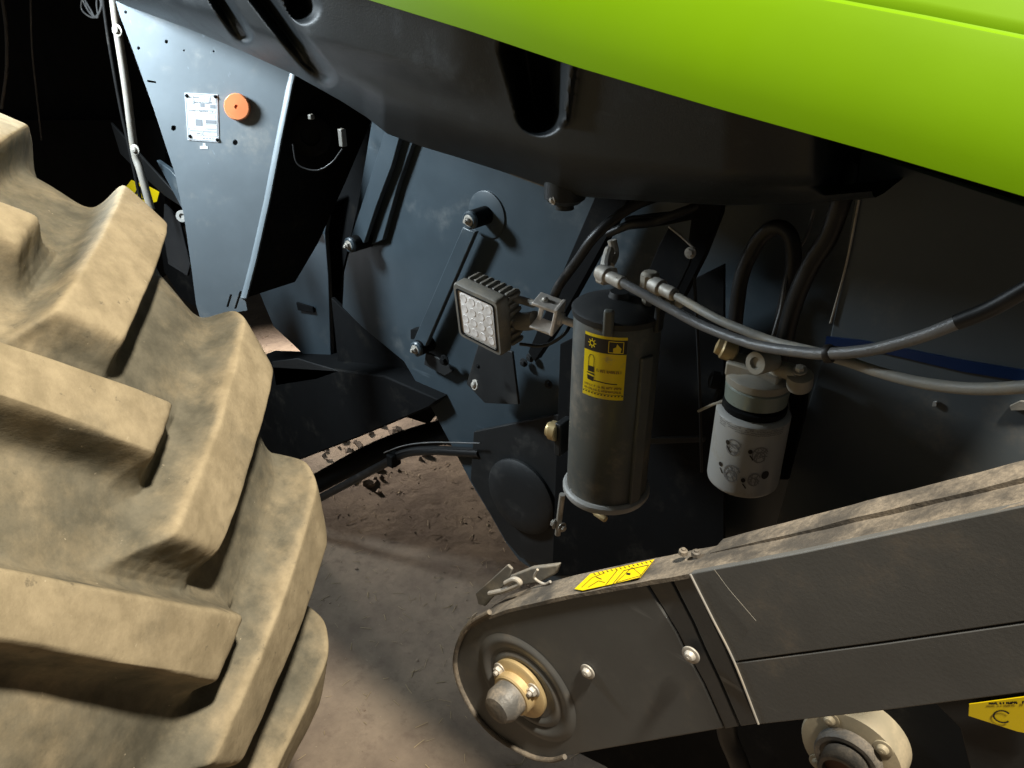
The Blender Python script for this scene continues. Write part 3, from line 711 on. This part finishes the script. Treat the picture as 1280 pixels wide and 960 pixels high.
# --- canister (oil separator) with dome, straps, sticker
can = bpy.data.objects.new('canister', None); COL.objects.link(can); attach(can, root); can.matrix_basis = Matrix.Identity(4)
can['label'] = 'tall olive grey canister with yellow sticker and white bottom band'
CA = at(765, 500, .80); CB = at(749, 602, .80).z; CT = at(779, 388, .80).z; CR = .0575
CC = V((CA.x, CA.y, 0))
def cp(z): return V((CC.x, CC.y, z))
bm = B(); lathe(bm, cp(CB), V((0, 0, 1)), [(CR - .006, -.004), (CR - .001, 0), (CR, .004), (CR, CT - CB - .004), (CR - .002, CT - CB), (CR - .006, CT - CB + .002), (CR - .006, CT - CB + .006), (.040, CT - CB + .010), (.034, CT - CB + .011)], 56)
cbody = obj('canister_body', bm, 'can', can)
bm = B(); lathe(bm, cp(CT + .0025), V((0, 0, 1)), [(CR + .002, -.008), (CR + .003, 0), (CR - .001, .003), (.030, .011), (.014, .015), (.012, .022)], 48); obj('canister_lid', bm, 'drab', can)
bm = B(); lathe(bm, cp(CB - .004), V((0, 0, 1)), [(CR - .004, -.006), (CR + .003, -.005), (CR + .0055, -.001), (CR + .0055, .005), (CR + .003, .008), (CR - .002, .009)], 56); obj('clamp_band', bm, 'white', can)
def canf(u0, u1, z0, z1):                                   # wrap map: u->angle, v->height
    def f(u, v, h):
        a = u0 + (u1 - u0) * u; r = CR + h
        return V((CC.x + r * math.cos(a), CC.y + r * math.sin(a), z0 + (z1 - z0) * v))
    return f
vb_ = math.atan2(-CC.y, -CC.x)                               # towards the camera
def ang(px):                                                 # angle on the can where a pixel column meets it (at mid height)
    r = ray(px, 470); ox, oy = -CC.x, -CC.y
    A_ = r.x ** 2 + r.y ** 2; B_ = 2 * (ox * r.x + oy * r.y); D_ = ox * ox + oy * oy - CR * CR
    t = (-B_ - math.sqrt(max(0, B_ * B_ - 4 * A_ * D_))) / (2 * A_); p = r * t; return math.atan2(p.y - CC.y, p.x - CC.x)
S0, S1 = ang(729.5), ang(781)
sz1 = at(755, 421, .80 - CR).z + .0; sz0 = at(752, 500, .80 - CR).z
f = canf(S0, S1, sz0, sz1)
bm = B(); decal_grid(bm, f, 0, 0, 1, 1, 14, 4, .0006); stick = obj('sticker', bm, 'yellow', can); stick['label'] = 'yellow instruction sticker with black header'
bm = B(); A = 1.45; h = .0009
decal_grid(bm, f, .0, .735, 1, .955, 12, 2, h)
for k in range(13): decal_poly(bm, f, [(.01 + k * .078, .055), (.045 + k * .078, .055), (.06 + k * .078, .075), (.025 + k * .078, .075)], h)
for v in (.085,): decal_line(bm, f, [(.02, v), (.98, v)], .008, h, A)
decal_line(bm, f, [(.14, .40), (.14, .62), (.17, .67), (.25, .67), (.28, .62), (.28, .40)], .012, h, A)
decal_poly(bm, f, [(.13, .40), (.29, .40), (.29, .49), (.13, .49)], h)
decal_poly(bm, f, [(.10, .37), (.31, .35), (.30, .385), (.12, .385)], h); decal_poly(bm, f, [(.13, .27), (.28, .255), (.30, .33), (.12, .34)], h)
decal_line(bm, f, [(.28, .275), (.44, .275), (.60, .265), (.72, .262), (.84, .262)], .022, h, A)
obj('print', bm, 'ink', stick)
bm = B(); h = .0012
gp = ring_pts(.21, .855, .055, A); decal_line(bm, f, gp, .022, h, A)
for k in range(8):
    a = k * math.pi / 4; decal_line(bm, f, [(.21 + .07 * math.cos(a), .855 + .07 * math.sin(a) / A), (.21 + .105 * math.cos(a), .855 + .105 * math.sin(a) / A)], .02, h, A)
decal_line(bm, f, [(.60, .76), (.60, .93), (.92, .93), (.92, .76), (.60, .76)], .016, h, A)
decal_poly(bm, f, [(.70, .755), (.86, .755), (.88, .83), (.82, .87), (.78, .90), (.76, .85), (.70, .83)], h)
obj('pictogram', bm, 'yellow', stick)
bm = B(); scribble(bm, f, .36, .92, .43, .045, .016, h, A, 5)
for i, v in enumerate((.175, .115)): scribble(bm, f, .06, .94, v, .035, .014, h, A, 9 + i)
obj('lettering', bm, 'faintink', stick)
# fittings on the canister
fr = V((math.cos(vb_), math.sin(vb_), 0))
def can_at(px, z, out=0.): a = ang(px); return V((CC.x + (CR + out) * math.cos(a), CC.y + (CR + out) * math.sin(a), z))
bm = B(); a_ = ang(757); X_ = V((-math.sin(a_), math.cos(a_), 0)); box(bm, can_at(757, at(757, 402, .745).z, .003), .013, .008, .036, (X_, V((math.cos(a_), math.sin(a_), 0)), V((0, 0, 1)))); obj('lid_clip', bm, 'can', can, bevel=.003)
bm = B(); a_ = ang(815); X_ = V((-math.sin(a_), math.cos(a_), 0)); box(bm, can_at(815, at(815, 398, .79).z, .002), .016, .008, .04, (X_, V((math.cos(a_), math.sin(a_), 0)), V((0, 0, 1)))); obj('lid_clip', bm, 'drab', can, bevel=.003)
bm = B(); a_ = ang(808); X_ = V((-math.sin(a_), math.cos(a_), 0)); box(bm, can_at(806, (CB + CT) / 2 - .02, .001), .020, .006, (CT - CB) * .82, (X_, V((math.cos(a_), math.sin(a_), 0)), V((0, 0, 1)))); obj('side_channel', bm, 'can', can, bevel=.002)
bm = B(); c0 = at(704, 545, .81); box(bm, c0, .012, .03, .055); obj('mount_lug', bm, 'drab', can, bevel=.002)
bm = B(); c0 = at(698, 540, .80); lathe(bm, c0, V((-1, -.15, 0)), [(.013, 0), (.015, .002), (.015, .012), (.012, .014), (.011, .018), (.004, .019)], 22); obj('brass_plug', bm, 'gold', can)
bm = B(); tube(bm, [at(703, 618, .79), at(700, 640, .79), at(697, 668, .79)], .0048, 10); strap = obj('strap_screw', bm, 'zinc', can)
for x, y, s in ((690, 655, -1), (706, 659, 1)): bolt(strap, at(x + 4 * -s, y, .785), V((s, -.2, 0)), .011, 'hex')
bm = B(); p0 = at(735, 634, .80); p1 = at(764, 654, .795); d_ = (p1 - p0)
lathe(bm, p0, d_, [(.005, 0), (.005, .006), (.0038, .008), (.0038, .014), (.0052, .016), (.0052, .034), (.004, .036)], 14); obj('drain_tap', bm, 'gold', can)

# --- hoses with crimped ends
pipe('wire_harness', [(692, 372, .90), (700, 355, .89), (722, 325, .88), (742, 297, .88), (772, 270, .9), (808, 250, .92), (850, 238, .95)], .0075, 'rubber', root)
pipe('wire_harness', [(760, 292, .91), (790, 280, .91), (820, 276, .92), (860, 262, .93), (905, 246, .95)], .006, 'rubber', root)
hz = [(772, 350, .76), (800, 365, .755), (838, 386, .75), (880, 408, .74), (940, 430, .72), (1000, 440, .70), (1034, 442, .69), (1090, 437, .68), (1150, 421, .67), (1200, 402, .66), (1240, 386, .66), (1300, 352, .66)]
h1 = pipe('oil_hose', hz, .0056, 'hose', root, 14)
bm = B(); tube(bm, [at(*p) for p in ((1196, 403, .659), (1240, 385, .659), (1300, 351, .659))], .0066, 14); obj('hose_sleeve', bm, 'rubber', h1)
h2 = pipe('oil_hose', [(830, 361, .79), (856, 376, .78), (895, 398, .76), (930, 413, .75), (970, 428, .74), (1010, 438, .71), (1030, 443, .70), (1060, 452, .70), (1095, 464, .69), (1140, 476, .68), (1190, 484, .67), (1240, 486, .66), (1300, 482, .65)], .0052, 'palehose', root, 14)
for hh, a, c in ((h1, (752, 341, .77), (778, 354, .76)), (h2, (818, 356, .795), (842, 368, .785))):
    p0, p1 = at(*a), at(*c); d_ = p1 - p0
    bm = B(); lathe(bm, p0, d_, [(.0095, -.004), (.0105, 0), (.0105, .012), (.008, .013), (.008, .016), (.0082, d_.length), (.0066, d_.length + .002)], 18); fo = obj('crimp_fitting', bm, 'zinc', hh)
bm = B(); tube(bm, [at(758, 344, .775), at(757, 330, .79), at(762, 312, .81)], .0065, 10); lathe(bm, at(757, 344, .775), V((-.3, -1, .1)), [(.011, -.012), (.012, -.01), (.012, .008), (.009, .011)], 6); obj('elbow_fitting', bm, 'zinc', h1)
bm = B(); lathe(bm, at(812, 351, .80), V((0, 0, 1)), [(.011, -.012), (.012, -.008), (.012, .008), (.008, .012)], 8); tube(bm, [at(812, 353, .80), at(810, 366, .81), at(808, 385, .815)], .007, 10); obj('elbow_fitting', bm, 'offwhite', h2)
for k, p in enumerate(((1036, 442, .692),)):
    a, c = at(1031, 442.5, .692), at(1041, 442, .692); bm = B(); lathe(bm, a, c - a, [(.0085, 0), (.009, .001), (.009, .006), (.0085, .007)], 16); obj('cable_tie', bm, 'ink', h1)
pipe('breather_hose', [(916, 450, .90), (919, 405, .90), (926, 350, .90), (938, 318, .90), (953, 294, .90), (972, 284, .90), (988, 296, .90), (992, 330, .90), (984, 372, .90), (974, 415, .90)], .0095, 'rubber', root, 16)
pipe('breather_hose', [(1068, 205, .87), (1054, 245, .86), (1036, 295, .86), (1014, 330, .86), (994, 375, .86), (982, 420, .86), (975, 450, .86)], .0105, 'rubber', root, 16)
pipe('thin_wire', [(1018, 262, .93), (1008, 295, .92), (994, 318, .91), (982, 350, .89), (976, 385, .88), (966, 420, .87)], .002, 'hose', root)
for x, y in ((828, 372), (838, 378), (853, 378)):
    bm = B(); lathe(bm, at(x, y, .83), V((.1, -1, .2)), [(.006, 0), (.006, .012), (.004, .014)], 10); obj('brass_nipple', bm, 'offwhite', root)
bm = B(); tube(bm, [at(765, 300, .82), at(768, 318, .82), at(762, 332, .8)], .006, 10); obj('banjo_fitting', bm, 'zinc', root)

# --- fuel filter
fil = bpy.data.objects.new('fuel_filter', None); COL.objects.link(fil); attach(fil, root); fil.matrix_basis = Matrix.Identity(4)
fil['label'] = 'white cartridge fuel filter under a grey cast head'
FA = at(934, 560, .80); FR = .0435; FT = at(946, 512, .80).z; FB = at(921, 594, .80).z
FC = lambda z: V((FA.x, FA.y, z))
bm = B(); lathe(bm, FC(FB), V((0, 0, 1)), [(FR - .012, -.004), (FR - .004, -.003), (FR - .001, 0), (FR, .004), (FR, FT - FB - .003), (FR - .003, FT - FB), (FR - .008, FT - FB + .001)], 52); cart = obj('filter_cartridge', bm, 'white', fil)
bm = B(); lathe(bm, FC(FT), V((0, 0, 1)), [(FR - .008, 0), (FR - .006, .003), (FR - .006, .009), (FR - .009, .011)], 40); obj('seal_ring', bm, 'dark', fil)
bz = FT + .011
bm = B(); lathe(bm, FC(bz), V((0, 0, 1)), [(FR - .012, 0), (FR - .0075, .003), (FR - .0065, .022), (FR - .0085, .024)], 44); obj('water_bowl', bm, 'bowl', fil)
bm = B(); lathe(bm, FC(bz + .024), V((0, 0, 1)), [(FR - .008, 0), (FR - .006, .002), (FR - .006, .010), (FR - .010, .013), (FR - .016, .014), (.014, .022), (.012, .026)], 44); obj('filter_head', bm, 'offwhite', fil)
hz_ = bz + .040
bm = B(); box(bm, V((FA.x - .004, FA.y - .004, hz_)), .062, .034, .018, (V((.96, .1, -.05)).normalized(), V((-.1, 1, 0)).normalized(), V((0, 0, 1))))
tube(bm, [V((FA.x + .01, FA.y, hz_ - .004)), at(978, 462, .79), at(1000, 470, .785)], .010, 12)
obj('head_casting', bm, 'offwhite', fil, bevel=.003)
bm = B(); lathe(bm, at(944, 454, .755), V((-.25, -1, .15)), [(.0125, -.03), (.0135, -.004), (.0125, 0), (.007, 0), (.006, -.004), (.001, -.004)], 26); obj('port_boss', bm, 'offwhite', fil)
bm = B(); lathe(bm, at(906, 436, .79), V((-.9, -.4, .3)), [(.006, -.015), (.012, -.012), (.0125, .002), (.010, .004), (.009, .010), (.004, .011)], 16); obj('bleed_knob', bm, 'gold', fil)
bm = B(); lathe(bm, at(1000, 472, .785), V((0, -.3, 1)), [(.013, -.014), (.014, -.01), (.014, .004), (.010, .006)], 20); obj('mount_ear', bm, 'offwhite', fil)
bolt(fil, at(1000, 463, .778), V((0, -.5, 1)), .010)
bm = B(); lathe(bm, at(905, 478, .80), V((-.9, -.5, .2)), [(.008, -.02), (.008, .006), (.011, .007), (.011, .016), (.006, .018)], 14); tube(bm, [at(903, 484, .80), at(898, 498, .80), at(893, 510, .80)], .006, 10); obj('sensor_plug', bm, 'dark', fil)
pipe('sensor_wire', [(873, 514, .80), (890, 506, .79), (902, 502, .785), (916, 494, .785)], .0018, 'palehose', fil, 8)
plate('filter_bracket', [(984, 490), (996, 480), (1012, 468), (1006, 520), (985, 600), (974, 600), (988, 520)], .83, .006, 'dark', fil)
# printed picture instructions on the cartridge
def angf(px):
    r = ray(px, 560); ox, oy = -FA.x, -FA.y
    A_ = r.x ** 2 + r.y ** 2; B_ = 2 * (ox * r.x + oy * r.y); D_ = ox * ox + oy * oy - FR * FR
    t = (-B_ - math.sqrt(max(0, B_ * B_ - 4 * A_ * D_))) / (2 * A_); p = r * t; return math.atan2(p.y - FA.y, p.x - FA.x)
a0, a1 = angf(893), angf(976)
def ff(u, v, h): a = a0 + (a1 - a0) * u; return V((FA.x + (FR + h) * math.cos(a), FA.y + (FR + h) * math.sin(a), FB + (FT - FB) * v))
bm = B(); A = .95; h = .0004
for v in (.93, .905, .88): scribble(bm, ff, .05, .96, v, .010, .008, h, A, int(v * 100))
decal_line(bm, ff, [(.03, .955), (.98, .955)], .008, h, A)
rr = random.Random(21)
for cx, cy, r in ((.33, .66, .10), (.68, .62, .10), (.36, .30, .11), (.66, .27, .08)):
    decal_line(bm, ff, ring_pts(cx, cy, r, A, 12, .4, 4.6), .018, h, A)
    decal_line(bm, ff, ring_pts(cx, cy - .03, r * .7, A, 10, 0, 6.2), .014, h, A)
    for k in range(13):
        decal_line(bm, ff, [(cx + rr.uniform(-r, r), cy + rr.uniform(-r, r)), (cx + rr.uniform(-r, r), cy + rr.uniform(-r, r))], .010, h, A)
obj('print', bm, 'greyink', cart)
bm = B()
for cx, cy in ((.24, .70), (.55, .66), (.18, .36), (.52, .25)):
    decal_poly(bm, ff, ring_pts(cx, cy, .030, A, 12)[:-1], .0006)
    for k in range(1): decal_line(bm, ff, [(cx + .0, cy - .05), (cx + .05, cy - .11)], .016, .0006, A)
decal_poly(bm, ff, ring_pts(.80, .33, .055, A, 14)[:-1], .0006)
obj('numbered_dots', bm, 'ink', cart)['kind'] = 'stuff'

# --- dark rear panel with blue strip, right
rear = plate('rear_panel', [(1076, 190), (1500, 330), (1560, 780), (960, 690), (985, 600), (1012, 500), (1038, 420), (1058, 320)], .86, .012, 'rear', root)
rear['label'] = 'flat charcoal panel with a blue stripe'
pipe('panel_edge', [(1074, 250, .858), (1058, 330, .858), (1038, 404, .858)], .0013, 'zinc', rear, 8)
bm = B(); prism(bm, [at(x, y, .857) for x, y in ((1033, 421), (1078, 426), (1200, 450), (1400, 483), (1400, 497), (1200, 464), (1090, 438), (1031, 431))], IN * .003); obj('blue_stripe', bm, 'blue', rear)
bm = B(); prism(bm, [at(x, y, .855) for x, y in ((1262, 508), (1275, 502), (1300, 504), (1300, 512), (1264, 513))], IN * .004); obj('tag', bm, 'palehose', rear)
bm = B(); prism(bm, [at(x, y, .856) for x, y in ((1166, 503), (1171, 502), (1170, 508), (1165, 508))], IN * .003); obj('paint_chip', bm, 'white', rear)

# --- inclined drive cover in front
CY = .55
cover = bpy.data.objects.new('drive_cover', None); COL.objects.link(cover); attach(cover, root); cover.matrix_basis = Matrix.Identity(4)
cover['label'] = 'long inclined charcoal drive cover with dusty top edge'
TOP = [(598, 774), (640, 753), (720, 742), (820, 722), (862, 714), (1000, 682), (1280, 611), (1420, 575)]
BOT = [(1420, 842), (1280, 866), (1100, 889), (948, 906)]
left = [(598, 777), (640, 761), (720, 743), (806, 727), (845, 790), (857, 815), (879, 855), (904, 911), (800, 929), (690, 948), (668, 944), (640, 931), (616, 915), (596, 894), (582, 870), (573, 846), (570, 822), (573, 800), (583, 784)]
fp = plate('end_plate', left, CY, .008, 'cover', cover, bevel=.002)
plate('joint_strip', [(808.5, 726.5), (836, 722), (865, 778), (879, 810), (898, 850), (923, 908), (906.5, 911), (881.5, 855), (859.5, 815), (847.5, 790)], CY + .0015, .008, 'cover', cover, bevel=.0008)
plate('cover_band', [(839, 721.5), (862, 717.5), (905, 808), (946, 905), (926, 908), (901, 850), (882, 810), (868, 778)], CY - .0005, .008, 'cover', cover, bevel=.001)
plate('cover_sheet', [(862, 717.5), (1000, 691), (1146, 660), (1280, 632), (1420, 600), (1420, 752), (1280, 777), (1100, 803), (918, 827), (905, 800)], CY - .004, .008, 'cover', cover, bevel=.0012)
plate('cover_sheet', [(919, 829), (1100, 805), (1280, 779), (1420, 754), (1420, 842), (1280, 866), (1100, 889), (948, 906)], CY - .004, .008, 'cover', cover, bevel=.0012)
pipe('sheet_edge', [(863, 718, CY - .005), (890, 772, CY - .005), (918, 828, CY - .005), (948, 905, CY - .005)], .0011, 'zinc', cover, 8)
bm = B(); tube(bm, [at(x, y, CY - .006) for x, y in ((893, 712), (910, 735), (927, 755), (945, 776))], .00014, 6); obj('scratch', bm, 'palehose', cover)
# dusty top flange: an inclined strip going inward from the front edge
def strip(name, px, d0, d1, z0, z1, m, thick=.006, seg=8):
    P = [at(x, y, CY) for x, y in px]
    # resample
    Q = []
    for a, c in zip(P, P[1:]):
        for i in range(seg): Q.append(a.lerp(c, i / seg))
    Q.append(P[-1])
    bm = B(); rows_ = []
    for q_ in Q:
        r_ = []
        for k in range(7):
            t = k / 6; ramp_ = min(1, (q_ - Q[0]).length / .16) if name == 'top_rail' else 1; wob = .0012 * noise.noise(V((q_.x * 30, t * 3, q_.z * 30)))
            r_.append(bm.verts.new(q_ + V((0, d0 + (d1 - d0) * t, (z0 + (z1 - z0) * t) * ramp_ + (.004 * (1 - ramp_)) + wob))))
        r_.append(bm.verts.new(q_ + V((0, d1, z1 * ramp_ - thick)))); r_.insert(0, bm.verts.new(q_ + V((0, d0, z0 * ramp_ - thick))))
        rows_.append(r_)
    for a, c in zip(rows_, rows_[1:]):
        for j in range(len(a) - 1): bm.faces.new((a[j], a[j + 1], c[j + 1], c[j]))
    return obj(name, bm, m, cover, angle=50)
strip('top_flange', [(590, 782), (606, 772), (640, 760), (720, 742), (816, 725), (862, 717), (1000, 691), (1146, 660), (1280, 631), (1420, 599)], -.003, .048, .0015, .003, 'flange')
strip('top_rail', [(868, 716), (1000, 690), (1146, 659), (1280, 630), (1420, 598)], .032, .060, .007, .009, 'flange', thick=.010)
plate('back_sheet', [(575, 800), (640, 745), (820, 705), (1000, 660), (1420, 550), (1420, 830), (948, 890), (690, 930), (610, 890)], .62, .006, 'dark', cover)
# rim lip on the round end
bm = B(); tube(bm, [at(x, y, CY - .003) for x, y in ((612, 765), (590, 778), (577, 796), (569, 822), (572, 848), (582, 873), (597, 897), (617, 918), (641, 934), (668, 947), (690, 950), (706, 946))], .0035, 10, 6); obj('rim_lip', bm, 'flange', cover)
plate('lip_tab', [(586, 775), (590, 770), (583, 790), (577, 796), (574, 792)], CY - .006, .012, 'offwhite', cover)
# pressed ring and dish round the hub
HC = at(655, 862, CY)
def bump_ring(name, c, r0, r1, hgt, m, par):
    bm = B(); prof = []
    for i in range(11):
        t = i / 10; prof.append((r0 + (r1 - r0) * t, hgt * math.sin(math.pi * t) ** 1.3 + .0004))
    lathe(bm, c, -IN, prof, 72, caps=False); return obj(name, bm, m, par, angle=180)
bump_ring('pressed_ring', HC + V((.003, 0, .006)), .060, .081, .0026, 'cover', fp)
bump_ring('pressed_ring', HC + V((.004, 0, .004)), .043, .057, .002, 'cover', fp)
# flanged bearing with collar, bolts and shaft
def seg_lathe(name, c, axis, prof, m, par, n=48): bm = B(); lathe(bm, c, axis, prof, n); return obj(name, bm, m, par)
hub = seg_lathe('bearing_flange', HC + V((-.004, -.004, .004)), -IN, [(.042, -.004), (.043, 0), (.043, .003), (.041, .0045), (.030, .006), (.024, .008), (.024, .012)], 'gold', cover)
seg_lathe('bearing_collar', HC + V((-.004, -.010, .004)), -IN, [(.0295, 0), (.0295, .010), (.0275, .012)], 'gold', hub)
seg_lathe('shaft_end', HC + V((-.004, -.006, .004)), -IN, [(.0245, 0), (.0245, .034), (.0235, .036), (.0185, .045), (.012, .0462), (.002, .0465)], 'shaft', hub)
for a in (150, 38, -85): bolt(hub, HC + V((-.004 + .034 * math.cos(math.radians(a)), -.0085, .004 + .034 * math.sin(math.radians(a)))), -IN, .013, 'nut')
bolt(cover, at(735, 839, CY - .001), -IN, .013, 'dome'); bolt(cover, at(864, 818, CY - .006), -IN, .013, 'dome')
# sticker on the flange
tq = [at(736, 717, .585), at(816, 700, .585)]
def on_flange(x, y, zoff=.0042):                        # meet the strip plane just above the flange
    a_, b_ = at(720, 742, CY), at(862, 717, CY); n_ = (b_ - a_).cross(V((0, .051, .0015))).normalized()
    return on(x, y, a_ + V((0, 0, zoff)), n_)
so = [(738, 717), (818, 699), (800, 722), (728, 738), (718, 736)]
bm = B(); prism(bm, [on_flange(*p) for p in so], V((0, 0, -.0006))); fst = obj('warning_sticker', bm, 'yellow', cover); fst['label'] = 'yellow warning sticker with a triangle'
bm = B(); L1_ = lambda pts_, wd: decal_line(bm, lambda u, v, h_: on_flange(u, v, .0042 + .0003), pts_, wd, 0)
def pxline(bm, pts_, wd):
    for a, c in zip(pts_, pts_[1:]):
        d = V((c[0] - a[0], c[1] - a[1])); n_ = V((-d.y, d.x)).normalized() * wd / 2
        bm.faces.new([bm.verts.new(on_flange(x, y, .0046)) for x, y in ((a[0] - n_.x, a[1] - n_.y), (c[0] - n_.x, c[1] - n_.y), (c[0] + n_.x, c[1] + n_.y), (a[0] + n_.x, a[1] + n_.y))])
pxline(bm, [(765, 731), (780, 713), (811, 706), (799, 722), (765, 731)], .7)
pxline(bm, [(770, 728), (790, 709), (802, 719), (770, 728)], .5); pxline(bm, [(783, 717), (788, 717.5)], 2.5)
pxline(bm, [(727, 734), (740, 722), (756, 716)], .5); pxline(bm, [(735, 734), (748, 726), (756, 728)], .6); pxline(bm, [(745, 721), (752, 724)], 1.); pxline(bm, [(757, 731), (772, 712)], .7)
for k in range(14): pxline(bm, [(742 + k * 5.4, 716.5 - k * 1.2), (744.5 + k * 5.4, 718.5 - k * 1.2)], 1.)
obj('print', bm, 'ink', fst)
# latch at the end of the flange
lat = plate('latch_plate', [(594, 742), (612, 726), (634, 706), (640, 712), (634, 728), (624, 738), (606, 758), (598, 756)], .585, .004, 'casting', cover)
bm = B(); tube(bm, [at(x, y, .580) for x, y in ((612, 742), (630, 738), (645, 732), (650, 728), (643, 724), (632, 729))], .0036, 10); obj('latch_hook', bm, 'zinc', lat)
plate('latch_lever', [(634, 722), (664, 710), (698, 706), (694, 718), (676, 728), (640, 734)], .598, .008, 'casting', lat, bevel=.002)
bm = B(); tube(bm, [at(x, y, .59) for x, y in ((672, 712), (668, 722), (680, 730), (688, 727))], .0018, 8); obj('latch_spring', bm, 'zinc', lat)
for k, (x, y) in enumerate(((852, 688), (856, 702), (868, 690))):
    bm = B(); lathe(bm, at(x + 2, y + 2, .58), V((0, 0, 1)), [(.005, -.002), (.0045, .002), (.0025, .003), (.0022, .0045), (.0005, .005)], 9); obj('stub', bm, 'flange', cover)

# --- lower hub under the cover, drum behind, sticker
LHY = .70; LH = at(1064, 940, LHY)
seg_lathe('drum', V((LH.x + .01, LHY + .03, LH.z - .01)), -IN, [(.19, -.1), (.20, -.09), (.20, -.004), (.195, 0), (.06, 0.002)], 'dark', root, 72)
lh = seg_lathe('bearing_flange', LH, -IN, [(.057, -.03), (.0575, 0), (.0555, .004), (.042, .006), (.038, .006)], 'palegold', root)
seg_lathe('bearing_collar', LH, -IN, [(.037, 0), (.037, .016), (.035, .019), (.030, .019), (.030, .016)], 'shaft', lh)
seg_lathe('shaft_sleeve', LH, -IN, [(.0255, 0), (.0255, .036), (.0235, .038), (.0195, .038), (.0195, .02), (.001, .02)], 'shaft', lh)
seg_lathe('shaft_bore', LH, -IN, [(.0193, .01), (.0193, .030), (.001, .030)], 'rust', lh)
for a in (128, 52, -52, -128): bolt(lh, LH + V((.0475 * math.cos(math.radians(a)), -.005, .0475 * math.sin(math.radians(a)))), -IN, .014, 'dome', 'palegold')
ws = plate('warning_sticker', [(1211, 880), (1300, 868), (1300, 920), (1272, 915), (1210, 895)], .62, .001, 'yellow', root)
plate('guard_sheet', [(1150, 860), (1400, 830), (1400, 1010), (1225, 1010), (1200, 910)], .625, .004, 'drab', root)
bm = B(); fw_ = quad_map([at(1211, 878, .6195), at(1300, 872, .6195), at(1300, 920, .6195), at(1211, 900, .6195)], -IN)
decal_line(bm, fw_, ring_pts(.48, .4, .12, .55, 14, .6, 5.6), .03, 0, .55); scribble(bm, fw_, .3, .8, .85, .08, .02, 0, .55, 3)
obj('print', bm, 'ink', ws)
pipe('drain_hose', [(905, 880, .64), (910, 920, .64), (922, 950, .64), (940, 1000, .64)], .012, 'rubber', root)
plate('under_frame', [(690, 925), (1000, 880), (1420, 830), (1420, 1080), (640, 1100), (760, 960)], .86, .01, 'dark', root)
